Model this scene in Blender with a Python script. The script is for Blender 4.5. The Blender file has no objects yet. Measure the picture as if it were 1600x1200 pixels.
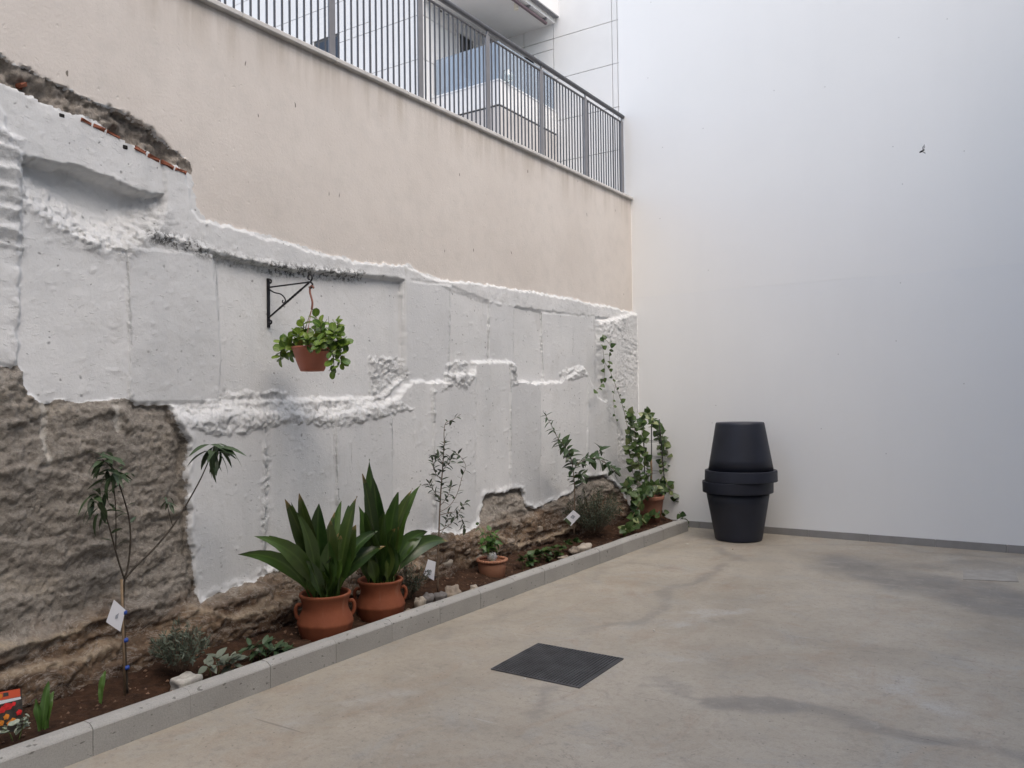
import bpy, math, random
import numpy as np
from mathutils import Vector, Matrix

SC = bpy.context.scene
COL = SC.collection
random.seed(7)
RNG = np.random.default_rng(11)

# ------------------------------------------------------------------ camera, sky, sun, exposure
cam = bpy.data.objects.new('camera', bpy.data.cameras.new('camera'))
COL.objects.link(cam)
cam.data.sensor_width = 36.0
cam.data.lens = 28.371
cam.data.clip_start = 0.05
cam.data.clip_end = 500
cam.matrix_world = Matrix(((0.834278, 0.021564, 0.550922, 0.0),
                           (0.551183, -0.008481, -0.834341, 0.0),
                           (-0.013320, 0.999731, -0.018961, 1.5),
                           (0, 0, 0, 1)))
SC.camera = cam

world = bpy.data.worlds.new('World')
SC.world = world
world.use_nodes = True
wn = world.node_tree
bg = wn.nodes['Background']
sky = wn.nodes.new('ShaderNodeTexSky')
sky.sky_type = 'NISHITA'
sky.sun_disc = False
sky.sun_elevation = math.radians(55)
sky.sun_rotation = math.radians(120)
sky.air_density = 1.0
sky.dust_density = 2.6
sky.ozone_density = 0.3
wn.links.new(sky.outputs[0], bg.inputs[0])
bg.inputs[1].default_value = .14

sun = bpy.data.objects.new('sun', bpy.data.lights.new('sun', 'SUN'))
COL.objects.link(sun)
sun.data.energy = 0.7
sun.data.angle = math.radians(80)
sun.data.color = (1.0, 0.945, 0.79)
_el, _az = math.radians(55), math.radians(120)
_d = Vector((math.sin(_az) * math.cos(_el), math.cos(_az) * math.cos(_el), math.sin(_el)))
sun.rotation_euler = _d.to_track_quat('Z', 'Y').to_euler()

vs = SC.view_settings
vs.view_transform = 'Standard'
vs.look = 'None'
vs.gamma = 1.0
vs.use_curve_mapping = False
vs.exposure = 1.45

# ------------------------------------------------------------------ helpers: objects
ORG = {}


def tag(o, label=None, cat=None, group=None, kind=None):
    if label: o['label'] = label
    if cat: o['category'] = cat
    if group: o['group'] = group
    if kind: o['kind'] = kind
    return o


def thing(name, loc, label, cat, group=None):
    o = bpy.data.objects.new(name, None)
    o.empty_display_size = 0.1
    COL.objects.link(o)
    o.location = loc
    ORG[o.name] = Vector(loc)
    return tag(o, label, cat, group)


def obj(name, verts, faces, mat, parent=None, smooth=True, attrs=None):
    """one mesh object; verts are given in world metres"""
    me = bpy.data.meshes.new(name)
    org = ORG[parent.name] if parent else Vector((0, 0, 0))
    v = np.asarray(verts, dtype=np.float64) - np.array(org)
    if isinstance(faces, np.ndarray):
        me.vertices.add(len(v)); me.vertices.foreach_set('co', v.astype(np.float32).ravel())
        k = faces.shape[1]
        me.loops.add(faces.size); me.loops.foreach_set('vertex_index', faces.astype(np.int32).ravel())
        me.polygons.add(len(faces))
        me.polygons.foreach_set('loop_start', np.arange(0, faces.size, k, dtype=np.int32))
        me.polygons.foreach_set('loop_total', np.full(len(faces), k, dtype=np.int32))
        me.update(calc_edges=True)
    else:
        me.from_pydata([tuple(x) for x in v], [], faces)
    if smooth:
        me.polygons.foreach_set('use_smooth', [True] * len(me.polygons))
    if attrs:
        for k_, a in attrs.items():
            at_ = me.attributes.new(k_, 'FLOAT', 'POINT')
            at_.data.foreach_set('value', np.asarray(a, dtype=np.float32))
    me.materials.append(mat)
    o = bpy.data.objects.new(name, me)
    COL.objects.link(o)
    if parent: o.parent = parent
    ORG[o.name] = org
    return o


def inst(name, me, mat4, parent):
    """an object on shared mesh data; mat4 in world metres"""
    o = bpy.data.objects.new(name, me)
    COL.objects.link(o)
    o.parent = parent
    m = mat4.copy()
    m.translation = m.translation - ORG[parent.name]
    o.matrix_local = m
    ORG[o.name] = ORG[parent.name]
    return o


class MB:
    def __init__(s): s.v = []; s.f = []

    def add(s, v, f):
        n = len(s.v)
        s.v += [tuple(a) for a in v]
        s.f += [tuple(i + n for i in q) for q in f]
        return s

    def box(s, x0, x1, y0, y1, z0, z1, bev=0.0):
        x0, x1 = min(x0, x1), max(x0, x1); y0, y1 = min(y0, y1), max(y0, y1); z0, z1 = min(z0, z1), max(z0, z1)
        if bev <= 0:
            v = [(x, y, z) for z in (z0, z1) for y in (y0, y1) for x in (x0, x1)]
            return s.add(v, [(0, 2, 3, 1), (4, 5, 7, 6), (0, 1, 5, 4), (2, 6, 7, 3), (0, 4, 6, 2), (1, 3, 7, 5)])
        b = min(bev, (x1 - x0) / 2.01, (y1 - y0) / 2.01, (z1 - z0) / 2.01)
        v = []
        for z, q in ((z0, b), (z0 + b, 0), (z1 - b, 0), (z1, b)):
            v += [(x0 + q, y0 + b, z), (x0 + b, y0 + q, z), (x1 - b, y0 + q, z), (x1 - q, y0 + b, z),
                  (x1 - q, y1 - b, z), (x1 - b, y1 - q, z), (x0 + b, y1 - q, z), (x0 + q, y1 - b, z)]
        f = [tuple(range(7, -1, -1)), tuple(range(24, 32))]
        for r in range(3):
            for k in range(8):
                a = r * 8 + k; c = r * 8 + (k + 1) % 8
                f.append((a, c, c + 8, a + 8))
        return s.add(v, f)

    def tube(s, pts, rad, n=6, cap=True):
        pts = [Vector(p) for p in pts]
        if not hasattr(rad, '__len__'): rad = [rad] * len(pts)
        T = [(pts[min(i + 1, len(pts) - 1)] - pts[max(i - 1, 0)]).normalized() for i in range(len(pts))]
        a = Vector((0, 0, 1)) if abs(T[0].z) < .9 else Vector((1, 0, 0))
        u = T[0].cross(a).normalized()
        v = []
        for p, t, r in zip(pts, T, rad):
            u = (u - t * u.dot(t)).normalized(); w = t.cross(u)
            for k in range(n):
                q = 2 * math.pi * k / n
                v.append(p + (u * math.cos(q) + w * math.sin(q)) * r)
        f = []
        for i in range(len(pts) - 1):
            for k in range(n):
                k2 = (k + 1) % n
                f.append((i * n + k, i * n + k2, (i + 1) * n + k2, (i + 1) * n + k))
        if cap:
            f.append(tuple(range(n - 1, -1, -1))); f.append(tuple(range((len(pts) - 1) * n, len(pts) * n)))
        return s.add(v, f)

    def lathe(s, c, prof, n=40, wob=None):
        v = []
        for j, (r, z) in enumerate(prof):
            for k in range(n):
                q = 2 * math.pi * k / n
                rr = r + (wob(j, q) if wob else 0)
                v.append((c[0] + rr * math.cos(q), c[1] + rr * math.sin(q), c[2] + z))
        f = []
        for j in range(len(prof) - 1):
            for k in range(n):
                k2 = (k + 1) % n
                f.append((j * n + k, j * n + k2, (j + 1) * n + k2, (j + 1) * n + k))
        if prof[0][0] > 1e-4: f.append(tuple(range(n - 1, -1, -1)))
        if prof[-1][0] > 1e-4: f.append(tuple(range((len(prof) - 1) * n, len(prof) * n)))
        return s.add(v, f)

    def build(s, name, mat, parent=None, smooth=False):
        return obj(name, s.v, s.f, mat, parent, smooth)


def bez(a, b, c, n):
    a, b, c = Vector(a), Vector(b), Vector(c)
    return [a * (1 - t) ** 2 + b * 2 * t * (1 - t) + c * t * t for t in [i / n for i in range(n + 1)]]


def smooth_path(pts, n=4):
    pts = [Vector(p) for p in pts]
    o = []
    for i in range(len(pts) - 1):
        p0, p1, p2, p3 = pts[max(i - 1, 0)], pts[i], pts[i + 1], pts[min(i + 2, len(pts) - 1)]
        for k in range(n):
            t = k / n
            o.append(.5 * ((2 * p1) + (p2 - p0) * t + (2 * p0 - 5 * p1 + 4 * p2 - p3) * t * t + (3 * p1 - p0 - 3 * p2 + p3) * t ** 3))
    o.append(pts[-1])
    return o


# ------------------------------------------------------------------ helpers: noise
def _hash(ix, iy, seed):
    h = (ix.astype(np.int64) * 374761393 + iy.astype(np.int64) * 668265263 + seed * 1442695041) & 0xffffffff
    h = ((h ^ (h >> 13)) * 1274126177) & 0xffffffff
    return ((h ^ (h >> 16)) & 0xffffff) / float(0xffffff)


def vnoise(x, y, seed=0):
    ix, iy = np.floor(x), np.floor(y)
    fx, fy = x - ix, y - iy
    fx = fx * fx * (3 - 2 * fx); fy = fy * fy * (3 - 2 * fy)
    a = _hash(ix, iy, seed); b = _hash(ix + 1, iy, seed); c = _hash(ix, iy + 1, seed); d = _hash(ix + 1, iy + 1, seed)
    return (a * (1 - fx) + b * fx) * (1 - fy) + (c * (1 - fx) + d * fx) * fy - .5


def fbm(x, y, oct=4, seed=0, gain=.5):
    o = 0; a = 1.; f = 1.
    for k in range(oct):
        o = o + a * vnoise(x * f + 17.3 * k, y * f - 9.1 * k, seed + k); a *= gain; f *= 2.03
    return o


def ridged(x, y, oct=4, seed=0):
    o = 0; a = 1.; f = 1.
    for k in range(oct):
        o = o + a * (.5 - 2 * np.abs(vnoise(x * f + 7.7 * k, y * f + 3.3 * k, seed + k))); a *= .55; f *= 2.1
    return o


def sstep(a, b, x):
    t = np.clip((x - a) / (b - a), 0, 1)
    return t * t * (3 - 2 * t)


def d_line(Y, Z, pl):
    d = np.full(Y.shape, 1e9)
    for (a, b), (c, e) in zip(pl[:-1], pl[1:]):
        dy, dz = c - a, e - b
        t = np.clip(((Y - a) * dy + (Z - b) * dz) / (dy * dy + dz * dz + 1e-12), 0, 1)
        d = np.minimum(d, np.hypot(Y - a - t * dy, Z - b - t * dz))
    return d


def sd_poly(Y, Z, pl):
    d = d_line(Y, Z, list(pl) + [pl[0]])
    ins = np.zeros(Y.shape, bool)
    for (a, b), (c, e) in zip(pl, list(pl[1:]) + [pl[0]]):
        if b == e: continue
        cr = ((b > Z) != (e > Z)) & (Y < (c - a) * (Z - b) / (e - b) + a)
        ins ^= cr
    return np.where(ins, d, -d)


# ------------------------------------------------------------------ helpers: materials
class Mat:
    def __init__(s, name, rough=.6, col=(.5, .5, .5), spec=.4):
        s.m = bpy.data.materials.new(name); s.m.use_nodes = True
        s.t = s.m.node_tree; s.b = s.t.nodes['Principled BSDF']
        s.b.inputs['Roughness'].default_value = rough
        s.b.inputs['Specular IOR Level'].default_value = spec
        s.b.inputs['Base Color'].default_value = (*col, 1)
        tc = s.t.nodes.new('ShaderNodeTexCoord'); s.co = tc.outputs['Object']

    def n(s, typ, **kw):
        nd = s.t.nodes.new(typ)
        for k, v in kw.items():
            if k.startswith('p_'): setattr(nd, k[2:], v)
        for k, v in kw.items():
            if k.startswith('p_'): continue
            key = int(k[1:]) if k[0] == 'i' and k[1:].isdigit() else k
            s.set(nd.inputs[key], v)
        return nd

    def set(s, sock, v):
        if isinstance(v, bpy.types.NodeSocket): s.t.links.new(v, sock)
        else:
            if hasattr(sock.default_value, '__len__') and hasattr(v, '__len__') and len(v) == 3 and len(sock.default_value) == 4: v = (*v, 1)
            sock.default_value = v

    def noise(s, scale, detail=4, rough=.55, co=None, dist=0.):
        return s.n('ShaderNodeTexNoise', Vector=co or s.co, Scale=scale, Detail=detail, Roughness=rough, Distortion=dist).outputs[0]

    def scaled(s, v, co=None):
        return s.n('ShaderNodeMapping', Vector=co or s.co, Scale=v).outputs[0]

    def math(s, op, a, b=0., c=None, clamp=False):
        nd = s.n('ShaderNodeMath', p_operation=op, p_use_clamp=clamp, i0=a, i1=b)
        if c is not None: s.set(nd.inputs[2], c)
        return nd.outputs[0]

    def rng(s, v, a, b, c=0., d=1.):
        return s.n('ShaderNodeMapRange', Value=v, i1=a, i2=b, i3=c, i4=d).outputs[0]

    def mix(s, f, a, b, mode='MIX'):
        nd = s.t.nodes.new('ShaderNodeMix'); nd.data_type = 'RGBA'; nd.blend_type = mode; nd.clamp_factor = True
        s.set(nd.inputs[0], f); s.set(nd.inputs[6], a); s.set(nd.inputs[7], b)
        return nd.outputs[2]

    def attr(s, name):
        return s.n('ShaderNodeAttribute', p_attribute_name=name).outputs['Fac']

    def rand(s):
        return s.n('ShaderNodeObjectInfo').outputs['Random']

    def bump(s, h, strength=.3, dist=.01, prev=None):
        nd = s.n('ShaderNodeBump', Height=h, Strength=strength, Distance=dist)
        if prev: s.t.links.new(prev, nd.inputs['Normal'])
        s.t.links.new(nd.outputs[0], s.b.inputs['Normal'])
        return nd.outputs[0]

    def base(s, v): s.set(s.b.inputs['Base Color'], v); return s


def simple(name, col, rough=.6, var=.12, scale=30, bump=0., spec=.4, metal=0.):
    M = Mat(name, rough, col, spec)
    c2 = tuple(min(1, a * (1 - var)) for a in col); c3 = tuple(min(1, a * (1 + var)) for a in col)
    nz = M.noise(scale, 5)
    M.base(M.mix(M.rng(nz, .3, .7), c2, c3))
    if bump: M.bump(M.noise(scale * 6, 4), bump, .004)
    M.b.inputs['Metallic'].default_value = metal
    return M.m


def leafmat(name, c1, c2, rough=.42, trans=.22, tip=None, vein=True):
    M = Mat(name, rough, c1, .5)
    r = M.rand()
    nz = M.noise(14, 3)
    col = M.mix(M.math('ADD', M.math('MULTIPLY', r, .8), M.math('MULTIPLY', M.math('SUBTRACT', nz, .5), .7), clamp=True), c1, c2)
    if tip:
        a = M.attr('tip')
        f = M.rng(M.math('ADD', a, M.math('MULTIPLY', M.math('SUBTRACT', M.noise(40, 3), .5), .12)), .90, .97)
        col = M.mix(f, col, tip)
    if vein:
        e = M.attr('edge')
        col = M.mix(M.rng(e, .0, .18, .35, 0.), col, tuple(min(1, x * 1.7 + .01) for x in c2))
    M.base(col)
    tr = M.t.nodes.new('ShaderNodeBsdfTranslucent')
    M.set(tr.inputs[0], col)
    mx = M.t.nodes.new('ShaderNodeMixShader'); mx.inputs[0].default_value = trans
    out = M.t.nodes['Material Output']
    M.t.links.new(M.b.outputs[0], mx.inputs[1]); M.t.links.new(tr.outputs[0], mx.inputs[2]); M.t.links.new(mx.outputs[0], out.inputs[0])
    return M.m


# wall: plaster / white paint / bare stone / mortar chosen by where each coat was applied (signed distances stored on the mesh)
def wall_material():
    M = Mat('old_wall_coats', .85, spec=.25)
    P = M.co
    j = M.math('ADD', M.math('MULTIPLY', M.math('SUBTRACT', M.noise(45, 4), .5), .03), M.math('MULTIPLY', M.math('SUBTRACT', M.noise(14, 3), .5), .03))
    sharp = lambda a: M.math('MULTIPLY_ADD', M.math('ADD', M.attr(a), j), 260, .5, clamp=True)
    sx = M.n('ShaderNodeSeparateXYZ', i0=P).outputs
    yz = M.n('ShaderNodeCombineXYZ', i0=sx[1], i1=sx[2], i2=0.).outputs[0]
    wob = M.n('ShaderNodeVectorMath', p_operation='SCALE', i0=M.n('ShaderNodeTexNoise', Vector=P, Scale=9.).outputs[1]); wob.inputs['Scale'].default_value = .06
    yzw = M.n('ShaderNodeVectorMath', p_operation='ADD', i0=yz, i1=wob.outputs[0]).outputs[0]
    # beige plaster
    big = M.rng(M.noise(1.1, 5, .6), .3, .7)
    pl = M.mix(big, (.572, .530, .490), (.642, .600, .558))
    pl = M.mix(M.rng(M.noise(7, 8, .72), .48, .72, 0, .4), pl, (.49, .468, .438))
    stk = M.noise(1, 4, .6, co=M.scaled((1, 9, .9)))
    edge = M.attr('under_coping')
    pl = M.mix(M.math('MULTIPLY', M.rng(stk, .42, .72), M.rng(edge, .0, .36, .6, 0)), pl, (.30, .25, .19))
    v = M.n('ShaderNodeTexVoronoi', p_voronoi_dimensions='2D', Vector=M.scaled((1, .34, 1), yzw), Scale=10.)
    clump = M.math('MAXIMUM', M.math('MULTIPLY', M.rng(M.noise(1.1, 2), .58, .68), .3), M.attr('splash'))
    dr = M.math('MULTIPLY', M.rng(v.outputs[0], M.rng(M.n('ShaderNodeSeparateColor', i0=v.outputs[1]).outputs[1], 0, 1, .012, .05), .06, 1, 0), M.math('GREATER_THAN', M.n('ShaderNodeSeparateColor', i0=v.outputs[1]).outputs[0], M.math('MULTIPLY_ADD', clump, -.40, .975)))
    pl = M.mix(M.math('MULTIPLY', dr, .85), pl, (.10, .085, .07))
    # white paint
    wp = M.mix(M.rng(M.noise(1.6, 5, .55), .35, .68), (.60, .61, .612), (.725, .728, .725))
    wp = M.mix(M.rng(M.noise(1, 5, .6, co=M.scaled((3, 7, 1.1))), .5, .8, 0, .45), wp, (.49, .51, .525))
    v2 = M.n('ShaderNodeTexVoronoi', p_voronoi_dimensions='2D', Vector=yzw, Scale=19.)
    sp = M.math('MULTIPLY', M.rng(v2.outputs[0], M.rng(M.n('ShaderNodeSeparateColor', i0=v2.outputs[1]).outputs[1], 0, 1, .08, .24), .04, 0, 1), M.math('GREATER_THAN', M.n('ShaderNodeSeparateColor', i0=v2.outputs[1]).outputs[0], M.rng(M.noise(1.3, 3), .42, .64, .975, .86)))
    wp = M.mix(M.math('MULTIPLY', sp, .85), wp, (.12, .12, .12))
    tone = M.attr('tone')
    wp = M.mix(M.math('MULTIPLY', M.attr('rough'), M.rng(M.noise(48, 6, .75), .52, .66, 0, .5)), wp, (.33, .335, .335))
    wp = M.mix(M.rng(M.noise(38, 8, .8), .5, .75, 0, .22), wp, (.40, .41, .415))
    wp = M.mix(M.math('MULTIPLY', M.rng(M.noise(3.5, 7, .72, dist=.7), .55, .62), .22), wp, (.44, .43, .40))
    wp = M.mix(M.rng(tone, 0, 1, 0, .8), wp, (.50, .515, .53))
    seam = M.rng(M.math('ADD', M.math('ABSOLUTE', M.attr('seam')), M.math('MULTIPLY', M.math('SUBTRACT', M.noise(60, 3, .7), .5), .012)), .001, .006, 1, 0)
    seam = M.math('MULTIPLY', seam, M.rng(M.noise(5, 3, .6), .42, .56))
    wp = M.mix(M.math('MULTIPLY', seam, .28), wp, (.16, .16, .165))
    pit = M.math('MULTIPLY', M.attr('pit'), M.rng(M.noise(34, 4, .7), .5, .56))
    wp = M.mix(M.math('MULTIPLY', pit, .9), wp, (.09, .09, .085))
    # raw stone and earthy rock
    st = M.noise(4.2, 10, .78, co=M.scaled((1, .9, 1.7)), dist=.9)
    sc = M.n('ShaderNodeValToRGB', Fac=st)
    cr = sc.color_ramp
    cr.elements[0].position = .28; cr.elements[0].color = (.10, .09, .079, 1)
    cr.elements[1].position = .74; cr.elements[1].color = (.34, .30, .25, 1)
    for p_, c_ in ((.42, (.185, .166, .143, 1)), (.55, (.25, .226, .196, 1)), (.64, (.30, .267, .222, 1))):
        e = cr.elements.new(p_); e.color = c_
    z = M.n('ShaderNodeSeparateXYZ', i0=P).outputs[2]
    zz = M.math('ADD', z, M.math('MULTIPLY', M.math('SUBTRACT', M.noise(2.6, 5, .6), .5), .5))
    ec = M.n('ShaderNodeValToRGB', Fac=M.noise(5, 8, .7, co=M.scaled((1, .7, 2.6)), dist=.5))
    cr = ec.color_ramp
    cr.elements[0].position = .3; cr.elements[0].color = (.055, .034, .023, 1)
    cr.elements[1].position = .72; cr.elements[1].color = (.31, .235, .16, 1)
    e = cr.elements.new(.5); e.color = (.13, .085, .054, 1)
    soilc = M.mix(M.noise(20, 5), (.03, .017, .011), (.09, .048, .029))
    earth = M.mix(M.rng(zz, .10, .24, 1, 0), ec.outputs[0], soilc)
    stone = M.mix(M.rng(zz, .36, .50, 1, 0), sc.outputs[0], earth)
    vein = M.rng(M.math('ABSOLUTE', M.math('SUBTRACT', M.noise(5.5, 7, .7, co=M.scaled((1, .8, 1.7)), dist=1.2), .5)), .0, .022, .55, 0)
    stone = M.mix(vein, stone, (.36, .335, .30))
    stone = M.mix(M.rng(M.noise(42, 8, .8), .5, .68, 0, .7), stone, (.07, .06, .05))
    stone = M.mix(M.rng(M.noise(33, 8, .8, dist=.6), .56, .70, 0, .75), stone, (.34, .315, .28))
    jt = M.rng(M.math('ADD', M.attr('joint'), M.math('MULTIPLY', M.math('SUBTRACT', M.noise(30, 4, .7), .5), .05)), .008, .020, 1, 0)
    stone = M.mix(M.math('MULTIPLY', jt, .75), stone, (.46, .44, .40))
    stone = M.mix(M.math('MULTIPLY', M.attr('ledge'), M.rng(M.noise(18, 5, .7), .4, .6, .2, .8)), stone, (.40, .33, .24))
    dusty = M.rng(M.noise(9, 6, .7), .55, .72, 0, .5)
    stone = M.mix(M.math('MULTIPLY', dusty, M.rng(zz, .3, .6)), stone, (.33, .31, .28))
    # broken mortar band
    mo = M.mix(M.rng(M.noise(13, 7, .75), .35, .68), (.12, .105, .09), (.36, .325, .285))
    c = M.mix(sharp('s_plaster'), wp, pl)
    c = M.mix(sharp('s_mortar'), c, mo)
    sharp2 = M.math('MULTIPLY_ADD', M.math('ADD', M.attr('s_stone'), M.math('MULTIPLY', j, .45)), 260, .5, clamp=True)
    c = M.mix(sharp2, c, stone)
    M.base(c)
    rk = M.math('MAXIMUM', M.attr('rough'), M.rng(M.attr('s_stone'), 0, .02))
    fine = M.math('ADD', M.noise(55, 6, .7), M.math('MULTIPLY', sp, -.6))
    h = M.math('MULTIPLY', fine, M.rng(rk, 0, 1, .45, 2.2))
    h = M.math('ADD', h, M.math('MULTIPLY', M.noise(12, 6, .65), M.rng(rk, 0, 1, .22, 1.6)))
    h = M.math('ADD', h, M.math('MULTIPLY', pit, -.8))
    h = M.math('ADD', h, M.math('MULTIPLY', seam, -1.0))
    # small blisters and brush scabs in the paint
    h = M.math('ADD', h, M.math('MULTIPLY', M.rng(M.noise(24, 4, .6, co=M.scaled((1, 1, 2.2))), .635, .665), M.math('SUBTRACT', .9, M.math('MULTIPLY', sharp('s_plaster'), .9))))
    M.bump(h, .5, .012)
    return M.m


def floor_material():
    M = Mat('worn_concrete', .55, spec=.35)
    a = M.noise(.9, 8, .62, dist=.4)
    r = M.n('ShaderNodeValToRGB', Fac=a); cr = r.color_ramp
    cr.elements[0].position = .34; cr.elements[0].color = (.292, .257, .207, 1)
    cr.elements[1].position = .66; cr.elements[1].color = (.415, .371, .305, 1)
    e = cr.elements.new(.5); e.color = (.36, .318, .256, 1)
    c = M.mix(M.rng(M.noise(2.6, 9, .76, dist=.8), .5, .68, 0, .6), r.outputs[0], (.32, .315, .295))
    c = M.mix(M.rng(M.noise(1.7, 9, .74, co=M.scaled((1.3, .8, 1)), dist=1.2), .52, .66, 0, .6), c, (.31, .235, .17))
    c = M.mix(M.rng(M.noise(5.5, 10, .8, dist=.5), .54, .70, 0, .5), c, (.20, .18, .155))
    c = M.mix(M.math('MULTIPLY', M.attr('damp'), M.rng(M.noise(3.2, 6, .65), .3, .6, .45, 1)), c, (.175, .165, .152))
    c = M.mix(M.math('MULTIPLY', M.attr('pale'), M.rng(M.noise(4.5, 6, .7), .42, .62)), c, (.43, .42, .40))
    crk = M.rng(M.math('ABSOLUTE', M.math('SUBTRACT', M.noise(1.3, 6, .6, dist=1.5), .5)), .0, .0035, .5, 0)
    c = M.mix(M.math('MULTIPLY', crk, M.rng(M.noise(1.1, 2), .48, .6)), c, (.13, .115, .10))
    c = M.mix(M.rng(M.noise(6.5, 6, .7, dist=1.0), .60, .612, 0, .16), c, (.19, .17, .15))
    c = M.mix(M.rng(M.noise(8.5, 6, .7, dist=.7), .615, .63, 0, .2), c, (.46, .43, .38))
    # thin scratches
    for k, (rz, sx) in enumerate(((.5, 1), (-.9, 1.3), (1.4, .8))):
        mp = M.n('ShaderNodeMapping', Vector=M.co, Rotation=(0, 0, rz), Scale=(sx * 1.2, 26, 1)).outputs[0]
        s_ = M.rng(M.noise(1.0, 2, .5, co=mp), .72, .75)
        c = M.mix(M.math('MULTIPLY', s_, .5), c, (.12, .10, .085) if k != 1 else (.45, .42, .38))
    sp = M.n('ShaderNodeTexVoronoi', p_voronoi_dimensions='2D', Vector=M.co, Scale=22.)
    c = M.mix(M.math('MULTIPLY', M.rng(sp.outputs[0], .05, .12, .8, 0), M.math('GREATER_THAN', M.n('ShaderNodeSeparateColor', i0=sp.outputs[1]).outputs[0], .95)), c, (.10, .085, .07))
    c = M.mix(M.rng(M.noise(26, 9, .82), .5, .68, 0, .55), c, (.17, .15, .125))
    c = M.mix(M.rng(M.noise(17, 9, .82, dist=.6), .54, .70, 0, .5), c, (.43, .39, .34))
    c = M.mix(M.rng(M.noise(120, 4, .8), .35, .7, .0, .32), c, (.12, .11, .1))
    M.base(c)
    M.set(M.b.inputs['Roughness'], M.rng(M.noise(2.2, 6), .3, .7, .42, .68))
    M.bump(M.math('ADD', M.noise(90, 5, .7), M.math('MULTIPLY', M.noise(9, 5), .8)), .18, .006)
    return M.m


def kerb_material():
    M = Mat('cast_concrete_kerb', .8, spec=.25)
    c = M.mix(M.rng(M.noise(3, 6), .3, .7), (.31, .302, .283), (.40, .392, .37))
    c = M.mix(M.math('MULTIPLY', M.rand(), .35), c, (.25, .245, .23))
    v = M.noise(38, 2, .5, co=M.scaled((1, .6, 1.3)))
    p = M.rng(v, .665, .71)
    c = M.mix(M.math('MULTIPLY', p, .75), c, (.10, .095, .085))
    c = M.mix(M.rng(M.noise(160, 3), .4, .65, 0, .3), c, (.2, .2, .19))
    M.base(c)
    M.bump(M.math('ADD', M.math('MULTIPLY', p, -1.2), M.noise(110, 4, .7)), .35, .006)
    return M.m


def terracotta(name, c1, c2):
    M = Mat(name, .75, spec=.25)
    c = M.mix(M.rng(M.noise(5, 6, .6), .3, .7), c1, c2)
    c = M.mix(M.rng(M.noise(11, 6, .7), .56, .75, 0, .4), c, tuple(x * .55 for x in c1))
    c = M.mix(M.rng(M.noise(1, 4, co=M.scaled((14, 14, 2))), .62, .8, 0, .25), c, (.42, .28, .2))
    M.base(c)
    M.bump(M.math('ADD', M.noise(70, 4), M.math('MULTIPLY', M.noise(1, 3, co=M.scaled((4, 4, 60))), .6)), .18, .004)
    return M.m


def white_wall_material(name, c1, c2):
    M = Mat(name, .8, spec=.2)
    c = M.mix(M.rng(M.noise(.6, 5, .6), .3, .7), c1, c2)
    c = M.mix(M.rng(M.noise(1, 5, .6, co=M.scaled((2.2, 2, .35))), .5, .8, 0, .22), c, tuple(x * .93 for x in c1))
    _s = M.n('ShaderNodeSeparateXYZ', i0=M.co).outputs
    sp = M.n('ShaderNodeTexVoronoi', p_voronoi_dimensions='2D', Vector=M.n('ShaderNodeCombineXYZ', i0=_s[0], i1=_s[2], i2=0.).outputs[0], Scale=1.6)
    c = M.mix(M.math('MULTIPLY', M.rng(sp.outputs[0], .006, .012, .5, 0), M.math('GREATER_THAN', M.n('ShaderNodeSeparateColor', i0=sp.outputs[1]).outputs[0], .6)), c, (.2, .19, .18))
    M.base(c)
    M.bump(M.math('ADD', M.noise(130, 4, .65), M.math('MULTIPLY', M.noise(9, 5, .6, co=M.scaled((1, 1, .6))), 1.4)), .2, .008)
    return M.m


def soil_material():
    M = Mat('garden_soil', .95, spec=.15)
    c = M.mix(M.rng(M.noise(18, 7, .75), .32, .68), (.022, .013, .009), (.07, .037, .022))
    c = M.mix(M.rng(M.noise(60, 4, .7), .6, .7, 0, .7), c, (.12, .075, .05))
    M.base(c)
    M.bump(M.noise(70, 6, .75), .8, .012)
    return M.m


M_WALL = wall_material()
M_FLOOR = floor_material()
M_KERB = kerb_material()
M_SOIL = soil_material()
M_WHITE_LOW = white_wall_material('white_paint_lower', (.762, .765, .757), (.79, .792, .783))
M_WHITE_UP = white_wall_material('white_paint_upper', (.775, .775, .762), (.802, .80, .786))
M_BACK = simple('grey_render', (.42, .40, .38), .85, .1, 2, .1)
M_PANEL = simple('white_cladding', (.61, .605, .595), .55, .03, 1.5)
M_SOFFIT = simple('white_soffit', (.70, .69, .67), .7, .03, 2)
M_JOINT = simple('dark_joint', (.06, .06, .06), .8)
M_COPING = simple('coping_stone', (.53, .515, .49), .7, .12, 9, .15)
M_RAIL = simple('grey_railing_paint', (.17, .17, .18), .42, .08, 12, 0, .5, .0)
M_BAR = simple('dark_bar_paint', (.07, .07, .075), .45, .08, 12, 0, .5)
M_IRON = simple('black_iron', (.012, .012, .014), .38, .2, 40, .1)
M_GRATE = simple('dark_grate', (.075, .075, .08), .5, .4, 9, .1)
M_HOLE_SHADE = simple('hole_shade', (.012, .011, .01), .9)  # near-black colour in place of the shade inside holes
M_POT = simple('anthracite_plastic', (.0105, .013, .0235), .5, .3, 3, .05, .45)
M_TERRA = terracotta('terracotta', (.170, .050, .024), (.220, .070, .033))
M_TERRA_OLD = terracotta('old_terracotta', (.26, .115, .068), (.34, .17, .105))
M_BASKET = simple('brown_plastic', (.42, .14, .085), .45, .06, 8)
M_HANGER = simple('hanger_plastic', (.24, .10, .07), .5, .08, 20)
M_BRICK = simple('red_brick', (.22, .075, .042), .85, .3, 25, .5)
M_SKIRT = simple('grey_tile', (.25, .243, .235), .6, .1, 6, .05)
M_PATCH = simple('pale_concrete', (.30, .28, .25), .7, .15, 10, .2)
M_WOOD = simple('bamboo', (.20, .14, .085), .7, .25, 30, .3)
M_BARK = simple('bark', (.14, .10, .07), .85, .3, 60, .4)
M_GSTEM = simple('green_stem', (.09, .12, .035), .6, .3, 30)
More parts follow.
